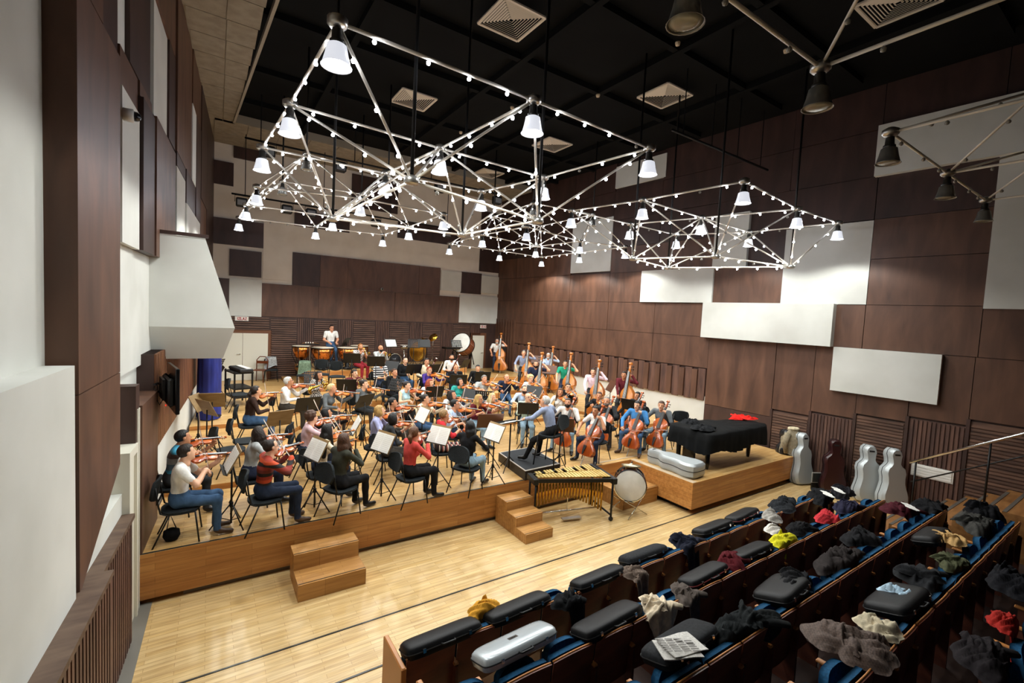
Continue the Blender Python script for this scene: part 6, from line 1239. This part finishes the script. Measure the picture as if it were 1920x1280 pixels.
stand_case(4.02, .45, .05, CSIL, -.75, 'silver cello case with black label beside the dark red case'); stand_case(3.55, .5, .1, CSIL, -.7, 'silver cello case with black label beside the handrail')
stand_case(5.78, .45, 0, CBLK, -.6, 'black cello case standing under the beige coat')
inst('cello_case', cello_case(CSIL, BLACKM), Matrix.Translation((8.82, 5.66, SZ+.165)) @ Matrix.Rotation(.06, 4, 'Z'), 'silver cello case lying flat on the piano platform', 'cello case')
x, y = wp('R', 5.75, .35)
def hanger_coat():
    P = []
    for v in np.linspace(0, 1, 14):
        row = []
        for a in np.linspace(-2.4, 2.4, 22): r = .1+.13*min(1, v*3)+.03*v; fl = 1+.12*math.sin(a*5+v*3)+.06*math.sin(a*9-v*5); row.append((r*fl*math.sin(a)*1.1, -r*fl*math.cos(a)*.75, -v*(.72+.1*math.sin(a*1.3))))
        P.append(row)
    return MB().grid(P, thick=.015)
inst('hanging_coat', [('body', hanger_coat().mesh('body', KC('beige', '7d735f'), True), None), ('collar', MB().tube([(.11*math.cos(a), .085*math.sin(a), .01) for a in np.linspace(0, 6, 14)], .035, 8, closed=True).mesh('collar', KC('collar', 'b5a98e'), True), None), ('sleeve', MB().tube([(-.2, -.1, -.1), (-.27, -.12, -.35), (-.24, -.15, -.62)], [.08, .07, .05], 10).mesh('sleeve', KC('beige', '7d735f'), True), None), ('sleeve', MB().tube([(.2, -.08, -.1), (.26, -.1, -.35), (.25, -.1, -.6)], [.08, .07, .05], 10).mesh('sleeve', KC('dark_sleeve', '1d1b18'), True), None)], place(x, y-.03, 1.36, -.6), 'beige coat with pale collar hung on the black cello case', 'coat')
x, y = wp('R', 5.0, .3); inst('framed_board', [('frame', B((0, 0, .3), (.36, .02, .26), mat('frame_grey', '9a9a96', .5)), None), ('panel', B((0, -.012, .3), (.32, .01, .22), mat('board_dark', '23282a', .5)), None), ('foot', B((0, .02, .09), (.3, .05, .18), BLACKM), None)], place(x-.2, y, 0, -.5), 'small grey framed board standing between the cello cases', 'board')
# ------------------------------------------------------------------ back left corner: stored stands, chairs, blue cover, television
nf = 40; vs = []; fs = []
for k, (s, z) in enumerate(((.05, 2.12), (.75, 2.1), (.95, 2.0), (1.0, 1.4), (1.03, .6), (1.06, .02))):
    for i in range(nf): a = 2*math.pi*i/nf; fo = 1+(.05*math.sin(i*2.4)+.03*math.sin(i*5.1+k))*(k > 1); vs.append((.25*s*fo*math.cos(a), .42*s*fo*math.sin(a), z))
for k in range(5): fs += [((k+1)*nf+i, (k+1)*nf+(i+1) % nf, k*nf+(i+1) % nf, k*nf+i) for i in range(nf)]
inst('covered_harp', [('cover', MB().add(vs, fs+[tuple(range(nf))]).mesh('cover', noisy('royal_blue_cover', '141c62', '1d2a80', (6, 6, 2), 3, .75, world=False, bump=.3), True), None), ('base', MB().lathe([(.2, 0), (.24, .03), (.24, .06), (.2, .08)], 20).mesh('base', BLACKM), None)], place(.03, 13.8, R3), 'tall object under a royal blue cloth cover by the left wall', 'covered object')
for k, (px, py, fz, kd, lab) in enumerate(((372, 765, R2, 'wood', 'tilted toward the left wall'), (388, 775, R2, 'wood', 'in the middle of the stored group'), (398, 760, R2, 'wood', 'beside the blue cover base'), (405, 690, R3, 'perf', 'parked behind the blue cover'), (412, 705, R3, 'perf', 'parked next to the keyboard rack'))):
    p = onz(px, py, fz+.9); pr, D_ = STANDS[kd]; inst('music_stand', pr, place(p[0], p[1], fz, 1.2+.9*k), '%s music stand stored empty, %s' % ('plywood' if kd == 'wood' else 'slotted black', lab), 'music stand', 'stored music stands')
p = onz(412, 740, R3); inst('keyboard_rack', [('shelf', B((0, 0, z), (.5, .9, .04), BLACKM), None) for z in (.25, .5, .95)]+[('upright', B((sx*.23, sy*.4, .5), (.04, .04, 1.0), BLACKM), None) for sx in (-1, 1) for sy in (-1, 1)]+[('keyboard', B((.05, 0, 1.02), (.35, 1.0, .1), BLACKP, bev=.02), None), ('keys', B((.12, 0, 1.075), (.14, .9, .015), mat('key_white', 'd9d6cd', .4)), None)], place(.75, 15.4, R3, .25), 'black metal rack with a keyboard near the double door', 'rack')
for px, py, fz, rz, lab in ((447, 738, R3, -1.45, 'beside the keyboard rack'), (458, 824, R1, -1.5, 'left of the curly-haired woman'), (430, 841, R1, -1.35, 'nearest the man in the banded sweater'), (366, 712, R3, -.6, 'pushed against the left wall slats'), (570, 702, R3, 2.9, 'carrying the green jacket'), (603, 700, R3, 3.0, 'under the timpani'), (632, 704, R3, 3.1, 'behind the horn players'), (508, 692, R3, 3.1, 'carrying the grey shirt by the double door')):
    p = onz(px, py, fz+.46); p[1] = min(p[1], 19.4); z_ = fz
    if p[1] > 14.1 and p[0] > 2.42: z_ = 1.08
    if p[1] > 16.1 and p[0] > 3.0: z_ = 1.36
    p = onz(px, py, z_+.46); p[1] = min(p[1], 19.5)
    inst('orchestra_chair', chair_proto, place(p[0], p[1], z_, rz), 'empty black chair '+lab, 'chair', 'orchestra chairs')
    if 'carrying' in lab: 
        g = 'green' in lab; q = np.array([p[0]+math.sin(rz)*.22, p[1]-math.cos(rz)*.22])
        inst('draped_jacket' if g else 'draped_shirt', [('cloth', MB().grid([[(x+.02*math.sin(t*5+x*9), (.05 if t < .5 else -.05)+.018*math.sin(x*22+t*4), .9-.5*abs(t-.5)*2*(.8+.15*math.sin(x*8))+.02*math.cos(x*6)) for x in np.linspace(-.2, .2, 14)] for t in np.linspace(0, 1, 15)], thick=.012).mesh('cloth', KC('jacketgreen', '5e6f5c') if g else KC('shirtgrey', '9a9c9c'), True), None)], place(q[0], q[1], z_, rz), ('grey-green jacket draped over the back of an empty chair' if g else 'grey shirt draped over the chair beside the double door'), 'jacket' if g else 'shirt')
inst('wooden_chair', [('seat', B((0, 0, .45), (.42, .42, .03), mat('bentwood', '6b3418', .35), bev=.01), None), ('back_hoop', MB().tube([(-.19, -.2, .45), (-.2, -.24, .8), (-.1, -.25, .93), (.1, -.25, .93), (.2, -.24, .8), (.19, -.2, .45)], .018, 8).mesh('hoop', mat('bentwood', '6b3418'), True), None), ('back_slat', B((0, -.235, .72), (.36, .012, .1), mat('bentwood', '6b3418')), None)]+[('leg', MB().tube([(sx*.18, sy*.18, .44), (sx*.2, sy*.2, 0)], .016, 7).mesh('leg', mat('bentwood', '6b3418'), True), None) for sx in (-1, 1) for sy in (-1, 1)], place(1.62, 19.4, R3, 2.7), 'brown wooden chair with hoop back against the double door', 'chair')
tvm = place(-.46, 8.35, 2.66, math.radians(-80))
inst('wall_television', [('panel', B((0, .03, 0), (.86, .05, .66), mat('tv_black', '0c0c0d', .25), bev=.01), None), ('back_bulge', B((0, -.03, -.03), (.66, .07, .42), BLACKP, bev=.03), None), ('bracket', B((0, -.1, 0), (.4, .03, .3), BLACKM), None), ('arm', MB().tube([(0, -.1, .06), (-.1, -.14, .06), (0, -.19, .06)], .018, 6).mesh('arm', BLACKM), None), ('arm', MB().tube([(0, -.1, -.06), (-.1, -.14, -.06), (0, -.19, -.06)], .018, 6).mesh('arm', BLACKM), None), ('cable', MB().tube([(.1, -.08, -.1), (.12, -.14, -.22), (.0, -.16, -.18), (-.05, -.18, .0)], .006, 5).mesh('cable', BLACKP), None), ('standby_light', B((.2, -.08, -.22), (.02, .01, .02), mat('standby_red', '801010', .4, emit='ff2010', es=1.)), None)], tvm, 'black television on a wall arm under the control booth', 'television')
p = WHERE['wtee']; inst('shoulder_bag', [('bag', MB().lathe([(0, -.09), (.07, -.08), (.1, -.02), (.09, .06), (.03, .09), (0, .09)], 16, sx=1., sy=.7).mesh('bag', KC('bagb', '0e0e10'), True), None), ('strap', MB().tube([(-.05, 0, .08), (-.02, .02, .28), (.05, 0, .08)], .008, 5).mesh('strap', BLACKP), None)], place(lx(7.55)+.32, 7.52, SZ+.09), 'round black bag hanging by the white T-shirt man chair', 'bag')
